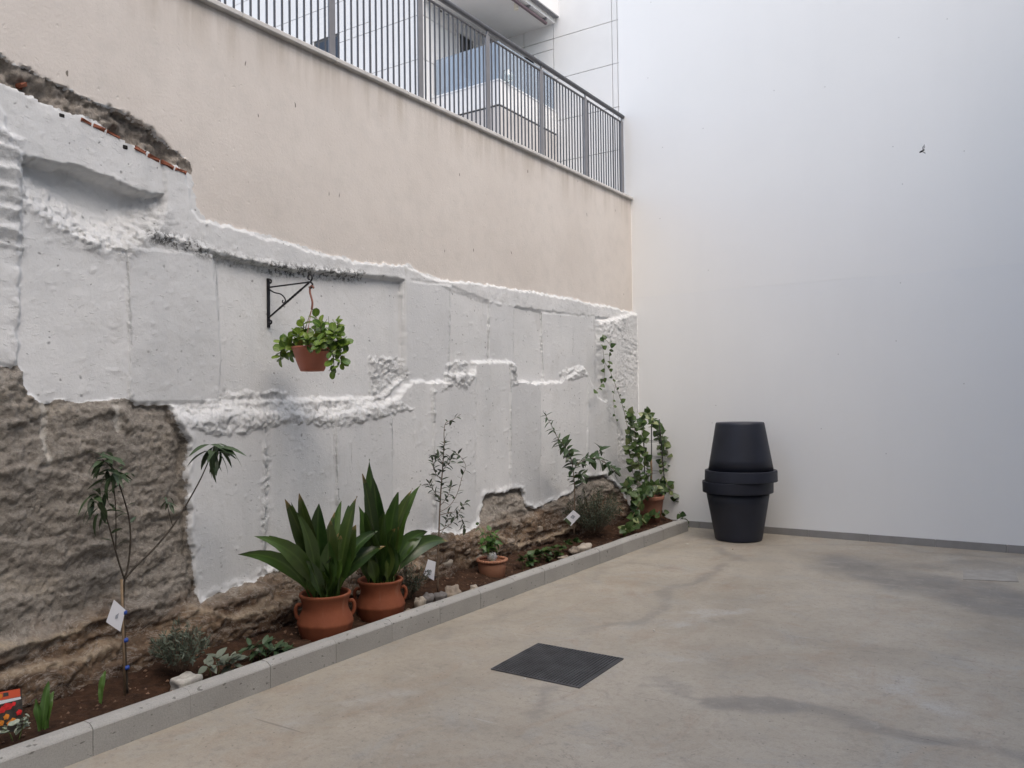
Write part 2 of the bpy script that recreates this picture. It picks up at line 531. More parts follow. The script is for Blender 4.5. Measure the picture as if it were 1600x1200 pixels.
M_TAG = simple('white_card', (.66, .67, .71), .5, .03, 10)
M_TAGPIC = simple('tag_picture', (.05, .075, .03), .5, .6, 70)
M_TAGGREY = simple('tag_print', (.3, .32, .36), .5, .3, 60)
M_BLUE = simple('blue_tie', (.02, .06, .28), .5, .1)
M_ROCK = simple('garden_rock', (.24, .20, .16), .9, .35, 14, .6)
M_ROCKP = simple('pale_rock', (.34, .30, .25), .9, .2, 14, .5)
M_ROCKD = simple('dark_rock', (.14, .13, .125), .9, .3, 14, .5)
M_MORTAR = simple('lime_rubble', (.40, .385, .35), .95, .3, 25, .8)
M_DARKGLASS = Mat('dark_window', .08, (.02, .022, .025), .6).m
M_FLY = simple('fly_body', (.01, .01, .01), .4)
M_LAMP = simple('lamp_cream', (.7, .66, .56), .5, .03)

L_ASPI = leafmat('aspidistra_leaf', (.022, .056, .012), (.072, .130, .026), .36, .18, vein=True)
L_ASPIB = leafmat('aspidistra_leaf_burnt', (.022, .05, .012), (.075, .11, .024), .38, .16, tip=(.27, .18, .08))
L_HANG = leafmat('succulent_leaf', (.055, .12, .018), (.19, .27, .035), .32, .16)
L_OLEA = leafmat('oleander_leaf', (.028, .055, .022), (.065, .10, .045), .45, .18)
L_IVY = leafmat('ivy_leaf', (.024, .060, .015), (.09, .14, .04), .4, .22)
L_IVYV = leafmat('ivy_leaf_pale', (.10, .15, .045), (.26, .29, .13), .4, .2)
M_DBARK = simple('dark_bark', (.045, .036, .027), .85, .3, 60, .4)
L_SHRUB = leafmat('shrub_leaf', (.014, .042, .014), (.05, .085, .028), .3, .16)
L_BASIL = leafmat('basil_leaf', (.035, .095, .018), (.09, .19, .035), .42, .25)
L_SMALL = leafmat('olive_leaf', (.022, .042, .020), (.06, .085, .045), .45, .12)
L_GREY = leafmat('lavender_leaf', (.10, .125, .09), (.20, .225, .17), .6, .12, vein=False)
L_GREYD = leafmat('dusky_leaf', (.045, .065, .04), (.10, .125, .085), .6, .12, vein=False)
L_GLAD = leafmat('sword_leaf', (.05, .11, .02), (.085, .16, .03), .45, .25)
L_COVER = leafmat('cover_leaf', (.025, .06, .022), (.07, .11, .055), .42, .15)
L_FROND = leafmat('pale_leaf', (.22, .27, .2), (.33, .37, .30), .55, .1)

# ================================================================== the old boundary wall
XW = -4.123
ys = np.concatenate([np.arange(-4, .9, .07), np.arange(.9, 1.7, .02), np.arange(1.7, 4.0, .009), np.arange(4.0, 6.5, .0115), np.arange(6.5, 8.9, .016), [8.9]])
zs = np.concatenate([np.arange(-.06, 2.9, .0105), np.arange(2.9, 3.3, .0125), np.arange(3.3, 3.87, .04), [3.878]])
YY, ZZ = np.meshgrid(ys, zs)
jy = .010 * fbm(YY * 9, ZZ * 9, 3, 1) + .012 * fbm(YY * 28, ZZ * 28, 3, 2)
jz = .010 * fbm(YY * 9, ZZ * 9, 3, 3) + .012 * fbm(YY * 28, ZZ * 28, 3, 4)
YJ, ZJ = YY + jy * 1.6, ZZ + jz * 1.6

P_LINE = [(-4.0, 3.35), (1.2, 3.26)] + [(1.850,3.182),(1.922,3.160),(2.026,3.132),(2.151,3.118),(2.351,3.089),(2.493,3.076),(2.624,3.035),(2.730,2.973),(2.823,2.923),(2.873,2.894),(2.898,2.772),(2.910,2.643),(2.969,2.590),(3.103,2.575),(3.340,2.576),(3.544,2.555),(3.762,2.534),(3.995,2.519),(4.247,2.513),(4.518,2.526),(4.811,2.560),(4.926,2.524),(5.210,2.496),(5.656,2.521),(6.261,2.536),(6.837,2.554),(7.490,2.547),(8.239,2.546),(8.922,2.529)] + [(9.1, 2.54)]
plaster_poly = P_LINE + [(9.1, 4.2), (-4.0, 4.2)]
mortar_poly = [(-4.0, 3.34), (1.2, 3.25)] + [(1.850,3.179),(1.922,3.157),(2.026,3.129),(2.151,3.114),(2.351,3.086),(2.493,3.073),(2.624,3.032),(2.730,2.969),(2.823,2.919),(2.882,2.892),(2.881,2.828),(2.802,2.844),(2.682,2.877),(2.567,2.910),(2.456,2.941),(2.368,2.972),(2.248,2.995),(2.135,2.998),(1.990,3.019),(1.922,3.038),(1.850,3.046)] + [(1.2, 3.10), (-4.0, 3.15)]
stripA = [(2.690,2.898),(2.831,2.866),(2.855,2.716),(2.867,2.626),(2.926,2.574),(3.058,2.559),(3.291,2.560),(3.492,2.540),(3.707,2.519),(3.937,2.504),(4.185,2.498),(4.452,2.516),(4.778,2.549),(4.739,2.435),(4.450,2.425),(4.184,2.407),(3.936,2.390),(3.543,2.370),(3.290,2.377),(3.057,2.395),(2.841,2.419),(2.640,2.437),(2.688,2.520),(2.712,2.687)]
stripB = [(4.740,2.539),(5.134,2.477),(5.573,2.506),(6.170,2.521),(6.737,2.538),(7.381,2.531),(8.119,2.530),(8.703,2.522),(8.955,2.512),(8.951,2.412),(7.837,2.393),(6.757,2.365),(6.252,2.363),(5.858,2.362),(5.329,2.414),(5.134,2.461),(4.739,2.435)]
hollow = [(1.960,2.717),(2.118,2.724),(2.248,2.715),(2.367,2.699),(2.510,2.679),(2.622,2.668),(2.689,2.682),(2.712,2.579),(2.621,2.448),(2.472,2.327),(2.365,2.328),(2.280,2.342),(2.149,2.383),(2.056,2.439),(1.966,2.500)]
hollow_low = [(1.951,2.513),(2.056,2.439),(2.149,2.383),(2.280,2.342),(2.472,2.327),(2.621,2.438),(2.720,2.580)]
left_rough = [(-4.0, 3.1), (1.2, 3.1)] + [(1.823,2.954),(1.931,2.709),(1.936,2.525),(1.930,2.247),(1.924,1.970),(1.912,1.695)] + [(1.2, 1.75), (-4.0, 1.75)]
left_ridge = [(-4.0, 3.0), (1.2, 3.0)] + [(1.823,2.833),(1.966,2.796),(1.942,2.527),(1.933,2.248)] + [(1.2, 2.3), (-4.0, 2.3)]
recess = [(3.025,2.379),(3.543,2.370),(3.936,2.390),(4.184,2.407),(4.716,2.428),(4.729,1.824),(4.726,1.677),(4.437,1.522),(3.059,1.507),(3.079,1.766),(3.050,2.108)]
up_right = [(4.739,2.455),(5.134,2.482),(5.573,2.495),(6.168,2.450),(7.883,2.425),(8.079,1.371),(7.052,1.325),(6.142,1.348),(5.197,1.371),(4.722,1.432)]
lower = [(2.713,1.468),(2.834,1.422),(3.058,1.462),(3.282,1.450),(3.613,1.452),(3.924,1.424),(4.436,1.474),(4.613,1.520),(4.786,1.648),(5.202,1.647),(5.229,1.711),(5.575,1.717),(5.606,1.827),(6.218,1.847),(6.267,1.653),(6.737,1.657),(7.062,1.673),(7.584,1.829),(7.853,1.515),(8.161,1.442),(8.643,0.912),(8.685,-0.288),(4.701,0.168),(3.270,0.204),(2.745,0.182)]
roughs = [[(2.721,1.496),(3.059,1.507),(3.059,1.568),(3.615,1.568),(3.614,1.527),(4.437,1.531),(4.797,1.430),(4.435,1.380),(4.169,1.351),(3.923,1.324),(3.694,1.362),(3.480,1.352),(3.281,1.335),(3.004,1.309),(2.834,1.349)],
          [(4.387,1.836),(4.729,1.824),(4.764,1.677),(4.471,1.493),(4.382,1.522)],
          [(5.230,1.789),(5.379,1.836),(5.541,1.820),(5.575,1.690),(5.463,1.596),(5.270,1.611),(5.117,1.590),(5.203,1.673)],
          [(6.132,1.832),(6.271,1.819),(6.267,1.629),(6.138,1.628)],
          [(7.065,1.764),(7.360,1.836),(7.584,1.842),(7.638,1.734),(7.088,1.674)]]
pillar = [(7.910,2.336),(8.275,2.391),(8.791,2.499)] + [(9.1, 2.52), (9.1, .7)] + [(8.312,0.207),(8.338,0.930),(8.299,1.222),(8.108,1.299),(7.995,1.655),(7.943,1.936)]
stoneL = [(-4.0, 1.68), (1.2, 1.70)] + [(1.822,1.687),(1.906,1.695),(1.955,1.666),(1.964,1.558),(2.008,1.530),(2.038,1.511),(2.277,1.522),(2.523,1.523),(2.541,1.499),(2.721,1.489),(2.753,1.413),(2.813,1.303),(2.821,1.248),(2.799,1.104),(2.818,0.885),(2.829,0.594),(2.852,0.365),(2.954,0.380),(3.063,0.402),(3.201,0.413),(3.321,0.429),(3.471,0.449)] + [(3.912,0.438),(4.421,0.454),(4.706,0.448),(5.015,0.457),(5.280,0.393),(5.594,0.423),(5.644,0.536),(5.723,0.676),(6.021,0.673),(6.297,0.674),(6.337,0.510),(6.505,0.460),(6.803,0.499),(7.185,0.521),(7.532,0.660),(7.977,0.655),(8.337,0.458),(8.615,0.169)] + [(9.1, .75), (9.1, -.3), (-4.0, -.3)]
seams = [([(1.937,2.711),(1.939,2.526),(1.936,2.248),(1.927,2.063),(1.915,1.848),(1.909,1.689)], .022, .9), ([(2.472,2.334),(2.485,2.123),(2.495,1.883),(2.497,1.533)], .012, .6),
         ([(3.052,2.383),(3.068,2.109),(3.084,1.843),(3.063,1.557)], .008, .2),
         ([(5.303,2.443),(5.289,2.161),(5.274,1.843)], .012, .7), ([(5.868,2.363),(5.852,2.090),(5.836,1.840)], .010, .8), ([(6.274,2.365),(6.257,2.115),(6.240,1.853)], .010, .5),
         ([(6.756,2.346),(6.759,2.020),(6.774,1.676)], .014, .9), ([(7.400,2.252),(7.377,1.970)], .008, .5), ([(7.866,2.382),(7.882,1.934),(7.853,1.515)], .014, .8),
         ([(3.354,1.376),(3.356,1.058),(3.349,0.820),(3.341,0.473)], .034, 1.2), ([(3.952,1.323),(3.956,1.095),(3.964,0.831),(3.966,0.481)], .014, .8), ([(4.092,1.219),(4.095,1.018)], .01, .6),
         ([(4.518,1.364),(4.529,1.149),(4.538,0.863)], .010, .5), ([(5.019,1.569),(5.023,1.324),(5.009,1.020),(5.016,0.513)], .022, .8), ([(5.600,1.569),(5.581,1.089),(5.563,0.709)], .018, .8),
         ([(6.127,1.640),(6.127,1.174),(6.105,0.722)], .012, .7), ([(6.653,1.644),(6.637,1.028),(6.635,0.537)], .005, .3), ([(7.636,1.652),(7.614,0.972),(7.547,0.672)], .010, .6),
         ([(8.333,1.258),(8.354,0.929),(8.326,0.604)], .018, .8)]
ledge_line = [(2.640,2.434),(2.841,2.411),(3.056,2.387),(3.290,2.369),(3.543,2.361),(3.936,2.381),(4.183,2.398),(4.709,2.427)]

pour_steps = [([(2.486,2.347),(3.065,2.385),(3.088,1.843),(3.068,1.507),(2.500,1.513),(2.495,1.952)], .007, 0),
              ([(3.074,2.386),(3.543,2.382),(4.739,2.430),(4.736,1.824),(4.472,1.531),(3.068,1.518),(3.088,1.843)], -.004, 0),
              ([(4.739,2.430),(5.312,2.450),(5.279,1.632),(4.748,1.638)], .008, 0),
              ([(5.312,2.450),(5.868,2.375),(5.842,1.637),(5.279,1.632)], -.006, 0),
              ([(5.868,2.375),(6.274,2.365),(6.245,1.641),(5.842,1.637)], .006, 0),
              ([(6.274,2.365),(6.768,2.347),(6.773,1.645),(6.245,1.641)], -.007, 0),
              ([(6.768,2.347),(7.897,2.391),(7.868,1.515),(6.773,1.645)], .006, 0),
              ([(2.715,1.825),(3.364,1.856),(3.345,0.424),(2.827,0.342)], .008, 1),
              ([(3.364,1.856),(3.972,1.886),(3.964,0.351),(3.345,0.424)], -.006, 1),
              ([(3.972,1.886),(4.534,1.913),(4.537,0.294),(3.964,0.351)], .006, 1),
              ([(4.534,1.913),(5.026,1.937),(5.012,0.311),(4.537,0.294)], -.006, 1),
              ([(5.026,1.937),(5.608,1.965),(5.563,0.275),(5.012,0.311)], .008, 1),
              ([(5.608,1.965),(6.136,1.990),(6.110,0.479),(5.563,0.275)], -.007, 1),
              ([(6.136,1.990),(6.663,2.016),(6.629,0.292),(6.107,0.364)], .007, 1),
              ([(6.663,2.016),(7.649,2.063),(7.564,0.299),(6.629,0.292)], -.004, 1),
              ([(7.649,2.063),(8.104,2.085),(8.363,2.098),(8.296,0.209),(7.564,0.299)], .006, 1)]

def facet(x, y, sc, seed):
    """broken, flat-faced relief: every cell of a jittered lattice is a tilted chip"""
    x = x * sc; y = y * sc
    ix, iy = np.floor(x), np.floor(y)
    best = np.full(x.shape, 9.); out = np.zeros(x.shape)
    for a in (-1, 0, 1):
        for b in (-1, 0, 1):
            cx, cy = ix + a, iy + b
            px = cx + _hash(cx, cy, seed); py = cy + _hash(cx, cy, seed + 50)
            dx, dy = x - px, y - py
            d = dx * dx + dy * dy
            h = (_hash(cx, cy, seed + 90) - .5) * .9 + (_hash(cx, cy, seed + 130) - .5) * 1.3 * dx + (_hash(cx, cy, seed + 170) - .5) * 1.3 * dy
            m_ = d < best
            out = np.where(m_, h, out); best = np.where(m_, d, best)
    return out


sP = sd_poly(YJ, ZJ, plaster_poly)
sM = sd_poly(YJ, ZJ, mortar_poly)
sS = sd_poly(YJ, ZJ, stoneL)
D = .004 + .006 * fbm(YY * 3, ZZ * 3, 4, 10) + .002 * fbm(YY * 20, ZZ * 20, 3, 12)
ROUGH = np.zeros(YY.shape)
FA = facet(YY + .6 * jy, ZZ + .6 * jz, 24, 20); FB = facet(YY + .4 * jz, ZZ + .4 * jy, 46, 21)
R1 = .40 * FA + .38 * FB + .28 * fbm(YY * 7, ZZ * 7, 3, 22)          # torn concrete
R2 = fbm(YY * 16, ZZ * 16, 4, 25)
R3 = facet(YY, ZZ, 52, 26)          # chips


def lay(D, s, val, w): return D + (val - D) * sstep(-w, w, s)


# smooth tints of level between the pours
D = lay(D, sd_poly(YJ, ZJ, left_rough), .024 + .006 * R2, .012)
m = sstep(-.01, .03, sd_poly(YJ, ZJ, left_ridge))
D = D + m * (.028 * np.abs(np.mod(ZZ * 11 + .5 * fbm(YY * 3, ZZ * 5, 3, 30) + YY * .6, 1) - .3) + .012 * R1); ROUGH = np.maximum(ROUGH, m)
D = lay(D, sd_poly(YY + .4 * jy, ZZ + .4 * jz, recess), -.026 + .004 * fbm(YY * 2, ZZ * 2, 3, 32), .008)
D = lay(D, sd_poly(YY + .4 * jy, ZZ + .4 * jz, up_right), .014 + .005 * fbm(YY * 2.2, ZZ * 2.2, 3, 33), .014)
# individual pours at the right stand a little in and out
# broken-out hollow under the mortar band, floor of it sloping forward
sh = sd_poly(YJ, ZJ, hollow)
dl = d_line(YY, ZZ, hollow_low)
D = D + sstep(-.006, .012, sh) * (-.115 * np.clip(dl / .20, 0, 1) ** .8 + .026 * R1 * (dl < .16) + .010 * R3 * (dl < .13) + .006 * R2)
ROUGH = np.maximum(ROUGH, sstep(-.02, .01, sh) * np.clip(1.2 - dl / .16, .2, 1))
m = np.exp(-(d_line(YY, ZZ, hollow_low) / .045) ** 2)
D = D + m * (.004 + .026 * R1 + .010 * R3); ROUGH = np.maximum(ROUGH, m)
D = lay(D, sd_poly(YJ, ZJ, stripA), .016 + .003 * R2, .006)
D = lay(D, sd_poly(YJ, ZJ, stripB), .022 + .004 * R2, .007)
# torn ledge along the underside of the upper strip
dL = d_line(YY, ZZ, ledge_line)
m = np.exp(-(dL / .03) ** 2) * (.35 + .65 * (YY < 4.25))
D = D + m * (.006 + .024 * R1 + .008 * R3); ROUGH = np.maximum(ROUGH, m * .9)
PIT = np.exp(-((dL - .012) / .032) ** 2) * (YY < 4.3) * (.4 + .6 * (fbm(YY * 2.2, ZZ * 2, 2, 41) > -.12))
# lower lift of underpinning stands forward; broad torn step along its top
slow = sd_poly(YJ, ZJ, lower)
wd = np.interp(YY, [4.15, 4.6], [.050, .013])
D = D + (.056 + .008 * fbm(YY * 1.7, ZZ * 1.5, 3, 50) - D) * sstep(-wd, wd, slow)
for pl in roughs:
    m = sstep(-.012, .02, sd_poly(YY + 2.2 * jy, ZZ + 2.2 * jz, pl))
    D = D + m * (.002 + .026 * R1 + .008 * R2 + .009 * R3); ROUGH = np.maximum(ROUGH, m)
m = sstep(-.03, .03, sd_poly(YJ, ZJ, pillar))
D = D + m * (.060 + .03 * R1 * sstep(-.2, .3, fbm(YY * 3, ZZ * 3, 2, 60)) - D); ROUGH = np.maximum(ROUGH, m * .6)
SEAM = np.full(YY.shape, .5)
# seams between pours: squeezed-out beads of cement, broken in places
for pl, wdt, amp in seams:
    dd = d_line(YY + .6 * jy, ZZ + .6 * jz, pl)
    m = np.exp(-(dd / wdt) ** 2) * np.clip(.45 + 1.6 * fbm(YY * 7, ZZ * 7, 3, 70), .05, 1)
    D = D + amp * m * (.006 + .013 * FB + .010 * R3); ROUGH = np.maximum(ROUGH, m * amp)
    ly = np.interp(ZZ, [q[1] for q in pl][::-1], [q[0] for q in pl][::-1])
    sg = np.where(YY + .6 * jy > ly, 1, -1)
    SEAM = np.where(dd < np.abs(SEAM), (dd * sg - wdt * .5), SEAM)
    side = np.exp(-(np.clip(dd - wdt, 0, 9) / .01) ** 2) * .0025 * amp
    D = D - side
TONE = np.full(YY.shape, .35)
# each pour stands a little in or out of its neighbour
for pl, v, low_ in pour_steps:
    s_ = sd_poly(YY + .5 * jy, ZZ + .5 * jz, pl)
    lm_ = sstep(-.01, .01, slow) if low_ else 1 - sstep(-.01, .01, slow)
    D = D + 1.1 * v * sstep(-.004, .004, s_) * lm_
    TONE = TONE + (.35 + 22 * v + .35 * random.random() - TONE) * sstep(-.004, .004, s_) * lm_
# lumps and blisters
lump = sstep(.46, .50, fbm(YY * 24, ZZ * 44, 2, 83)) * .003
D = D + lump
# plaster: flat, with a thin broken edge
plast = .004 * fbm(YY * 1.3, ZZ * 1.3, 3, 90) + .0015 * fbm(YY * 9, ZZ * 9, 3, 91)
D = lay(D, sP, plast, .007)
D = lay(D, sM, -.012 + .045 * R1 + .02 * R2 - .05 * sstep(-.2, .4, fbm(YY * 6, ZZ * 9, 3, 95)), .006)
ROUGH = np.maximum(ROUGH, sstep(-.005, .01, sM))
# lip of paint above the raw stone, then the stone itself
D = D + (.020 * np.exp(-(np.clip(-sS, 0, 9) / .03) ** 2)) * sstep(2.75, 2.9, YY) * (.7 + 1.4 * R2)
strata = ridged(YY * 1.7 + .4 * fbm(YY * 2, ZZ * 2, 2, 100), ZZ * 6, 5, 101)
stone = .030 + .125 * sstep(.75, .10, ZZ) + (.004 + .036 * sstep(.75, .4, ZZ)) * strata + .045 * fbm(YY * 2.6, ZZ * 2.8, 6, 103, .55) + .020 * facet(YY * .8 + 1.5 * jy, ZZ * 1.5 + 1.5 * jz, 4.5, 104) + .010 * facet(YY * .8, ZZ * 1.3, 17, 105) + .009 * FB + .006 * R3
stone = stone + .045 * sstep(.9, .2, ZZ) * fbm(YY * 2.1, ZZ * 7, 3, 105)
LEDGE = np.zeros(YY.shape)
for pl, hgt in (([(1.701,0.428),(1.780,0.419),(1.947,0.399),(2.096,0.398),(2.222,0.424)], .045), ([(1.970,0.298),(2.074,0.287),(2.199,0.272),(2.349,0.284)], .04), ([(1.684,0.291),(1.815,0.289),(1.927,0.292),(1.999,0.302)], .035), ([(2.765,0.385),(3.016,0.267),(3.294,0.308)], .03), ([(3.016,0.275),(3.246,0.268),(3.521,0.300)], .035),
                ([(1.808,1.204),(1.920,1.216),(2.068,1.183),(2.259,1.135),(2.430,1.143)], .025), ([(2.258,0.957),(2.429,0.969),(2.651,0.908),(2.810,0.924)], .022), ([(1.808,1.419),(1.920,1.437),(2.032,1.393)], .022), ([(1.807,0.880),(1.977,0.839),(2.160,0.858),(2.359,0.779)], .022), ([(5.632,0.389),(6.023,0.209),(6.574,0.195),(7.070,0.236)], .035)):
    zl = np.interp(YY, [q[0] for q in pl], [q[1] for q in pl]) + 1.2 * jz
    rg = sstep(pl[0][0] - .05, pl[0][0] + .05, YY) * sstep(pl[-1][0] + .05, pl[-1][0] - .05, YY)
    dn = zl - ZZ
    stone = stone + rg * hgt * sstep(-.008, .010, dn) * np.exp(-np.clip(dn, 0, 9) / .10)
    LEDGE = np.maximum(LEDGE, rg * np.exp(-((dn - .012) / .014) ** 2) * (ZZ < .62))
JOINT = np.minimum(d_line(YY + jy, ZZ, [(2.039,1.511),(2.045,1.417),(2.042,1.293),(2.048,1.215)]), d_line(YY + jy, ZZ, [(2.401,1.507),(2.412,1.440),(2.415,1.365)]))
stone = stone - .015 * np.exp(-(JOINT / .02) ** 2)
stone = stone - .03 * np.exp(-(np.clip(sS, 0, 9) / .035) ** 2)
D = D + (stone - D) * sstep(-.008, .010, sS)
ROUGH = np.maximum(ROUGH, sstep(-.005, .01, sS))
D = D + .004 * R2 * ROUGH

SPLASH = np.zeros(YY.shape)
for (y, z), ry, rz, a in zip([(5.369,2.709),(7.570,2.848),(5.530,3.172),(3.448,3.344),(3.881,2.873)], (.22, .45, .2, .5, .1), (.22, .20, .25, .35, .1), (1., .7, .45, .25, .5)):
    SPLASH = np.maximum(SPLASH, a * np.exp(-((YY - y) / ry) ** 2 - ((ZZ - z) / rz) ** 2))
nz_, ny_ = YY.shape
XX = XW + D
verts = np.stack([XX.ravel(), YY.ravel(), ZZ.ravel()], 1)
ii = np.arange(nz_ * ny_).reshape(nz_, ny_)
quads = np.stack([ii[:-1, :-1].ravel(), ii[:-1, 1:].ravel(), ii[1:, 1:].ravel(), ii[1:, :-1].ravel()], 1)
fy = verts[quads, 1].mean(1); fz = verts[quads, 2].mean(1)
fP = sP.ravel()[quads].mean(1); fM = sM.ravel()[quads].mean(1); fS = sS.ravel()[quads].mean(1)
# which coat, which pour each face belongs to
pours = [('pour', [(0.605,2.777),(1.937,2.711),(1.936,2.248),(1.909,1.680),(0.611,1.647)]), ('pour', [(1.937,3.083),(2.839,2.809),(2.688,2.520),(2.472,2.334),(2.497,1.499),(1.909,1.507),(1.936,2.248)]),
         ('pour', [(2.472,2.334),(2.640,2.437),(3.052,2.383),(3.084,1.843),(3.063,1.492),(2.497,1.499)]), ('pour', [(3.052,2.383),(3.543,2.370),(4.716,2.428),(4.734,1.677),(4.436,1.437),(3.063,1.462),(3.084,1.843)]),
         ('pour', [(4.742,2.614),(5.322,2.498),(5.270,1.632),(4.725,1.628)]), ('pour', [(5.322,2.498),(5.872,2.546),(5.842,1.637),(5.270,1.632)]), ('pour', [(5.872,2.546),(6.761,2.547),(6.774,1.658),(5.842,1.637)]),
         ('pour', [(6.761,2.547),(7.888,2.566),(7.853,1.515),(6.774,1.658)]), ('pour', [(7.888,2.566),(9.032,2.596),(8.917,-0.325),(8.280,-0.222),(8.337,1.367),(7.853,1.515)]),
         ('pour', [(2.713,1.496),(3.355,1.488),(3.343,0.188),(2.706,0.192)]), ('pour', [(3.355,1.488),(3.966,1.480),(3.966,0.045),(3.343,0.188)]), ('pour', [(3.966,1.480),(4.436,1.474),(5.020,1.645),(5.009,0.110),(3.966,0.045)]),
         ('pour', [(5.020,1.645),(5.602,1.652),(5.548,0.007),(5.009,0.110)]), ('pour', [(5.606,1.855),(6.144,1.874),(6.086,-0.094),(5.548,0.007)]), ('pour', [(6.138,1.657),(6.654,1.663),(6.616,-0.195),(6.086,-0.094)]),
         ('pour', [(6.654,1.663),(8.350,1.731),(8.270,-0.508),(6.616,-0.195)])]
gid = np.zeros(len(quads), int)
for k, (_, pl) in enumerate(pours):
    gid[(gid == 0) & (sd_poly(fy, fz, pl) > 0)] = k + 1
gid[fP > 0] = 101
gid[(fM > 0)] = 102
gid[(fS > 0) & (fM <= 0)] = 103
AT = {'s_plaster': sP.ravel(), 's_mortar': sM.ravel(), 's_stone': sS.ravel(), 'rough': ROUGH.ravel(), 'pit': PIT.ravel(), 'joint': JOINT.ravel(), 'ledge': LEDGE.ravel(), 'splash': SPLASH.ravel(), 'tone': TONE.ravel(), 'seam': SEAM.ravel(), 'under_coping': (3.878 - ZZ).ravel()}

wall = thing('boundary_wall', (-4.3, 4.0, 0.0), 'old rough boundary wall with beige plaster above white painted concrete and bare stone at its foot', 'wall')
names = {101: 'beige_plaster', 102: 'mortar_band', 103: 'bare_stone', 0: 'white_painted_edge'}
for g in sorted(set(gid.tolist())):
    q = quads[gid == g]
    used, inv = np.unique(q.ravel(), return_inverse=True)
    o = obj(names.get(g, 'painted_panel'), verts[used], inv.reshape(q.shape), M_WALL, wall, True, {k: a[used] for k, a in AT.items()})
    if g == 101: o['label'] = 'smooth beige plaster band under the coping'
    if g == 102: o['label'] = 'broken strip of grey mortar and red brick'
    if g == 103: o['label'] = 'bare brown stone and earth at the wall foot'
MB().box(-4.46, -4.30, -4, 8.9, -.06, 3.86).build('wall_core', M_BACK, wall)

# broken red bricks showing along the foot of the mortar band
def wall_x(y, z):
    j = min(len(ys) - 1, int(np.searchsorted(ys, y))); i = min(len(zs) - 1, int(np.searchsorted(zs, z)))
    return XX[i, j]
for (ya, za), (yb, zb) in [tuple([(2.233,2.976),(2.293,2.963)]), tuple([(2.297,2.961),(2.369,2.947)]), tuple([(2.372,2.948),(2.447,2.930)]), tuple([(2.531,2.904),(2.602,2.883)]), tuple([(2.606,2.880),(2.679,2.863)]), tuple([(2.683,2.860),(2.763,2.839)]), tuple([(2.767,2.840),(2.841,2.831)]), tuple([(1.941,3.064),(1.976,3.069)])]:
    b = MB().box(0, .06, 0, math.hypot(yb - ya, zb - za) - .004, -.010, .009, .004)
    sl = math.atan2(zb - za, yb - ya)
    xx = wall_x((ya + yb) / 2, (za + zb) / 2 - .035)
    b.v = [(max(xx, -4.12) - .053 + x + random.uniform(-.006, .006), ya + y * math.cos(sl) - z * math.sin(sl) + random.uniform(-.004, .004), za + y * math.sin(sl) + z * math.cos(sl) + random.uniform(-.005, .005)) for x, y, z in b.v]
    b.build('brick', M_BRICK, wall)
# near-black blocks standing in for the shade inside putlog holes below the band
for (y, z), (w_, h_) in zip([(2.139,2.965),(2.475,2.890)], ((.030, .022), (.028, .022))):
    x = max(wall_x(y + dy, z + dz) for dy in (-.02, 0, .02) for dz in (-.015, 0, .015)) + .002
    MB().box(x - .02, x, y - w_ / 2, y + w_ / 2, z - h_ / 2, z + h_ / 2, .004).build('hole_shade_block', M_HOLE_SHADE, wall)
# coping slabs
cj = [-4.0, -2.3, -1.5, -.73, .07, .85, 1.65, 2.45, 3.23, 4.02, 4.79, 5.58, 6.26, 7.05, 7.83, 8.60, 8.895]
for a, b in zip(cj[:-1], cj[1:]):
    dz = random.uniform(-.003, .003)
    MB().box(-4.47, -4.088 + random.uniform(-.004, .004), a + .002, b - .002, 3.880, 3.914 + dz, .006).build('coping_slab', M_COPING, wall)

# loose stones bedded in the earth at the wall foot
def rock_mesh(name, r, mat, parent=None, loc=(0, 0, 0), seed=0, n=10):
    rs = random.Random(seed)
    v = []; f = []
    ph = [rs.uniform(0, 6.3) for _ in range(6)]
    nu, nv = n * 2, n
    for i in range(nv + 1):
        t = math.pi * i / nv
        for k in range(nu):
            q = 2 * math.pi * k / nu
            d = Vector((math.sin(t) * math.cos(q), math.sin(t) * math.sin(q), math.cos(t)))
            s = 1 + .16 * math.sin(2.1 * d.x * 2 + ph[0]) + .13 * math.sin(3.3 * d.y * 2 + ph[1]) + .12 * math.sin(2.7 * d.z * 2 + ph[2]) + .06 * math.sin(7 * d.x + 5 * d.y + ph[3])
            d2 = Vector([math.copysign(abs(a) ** .8, a) for a in d]) * s
            v.append((loc[0] + d2.x * r[0], loc[1] + d2.y * r[1], loc[2] + d2.z * r[2]))
    for i in range(nv):
        for k in range(nu):
            f.append((i * nu + k, (i + 1) * nu + k, (i + 1) * nu + (k + 1) % nu, i * nu + (k + 1) % nu))
    return obj(name, v, f, mat, parent, True)
for k, ((y, z), r) in enumerate(zip([(5.049,0.206),(4.774,0.299),(5.455,0.187),(4.021,0.289),(5.304,0.265),(5.918,0.242),(6.461,0.277),(4.552,0.304),(4.930,0.312)], (.085, .05, .05, .09, .04, .06, .05, .06, .05))):
    rock_mesh('bedded_stone', (r * .45, r, r * .55), M_ROCK if k else M_ROCKP, wall, (wall_x(y, z) - r * .28, y, z), 40 + k)

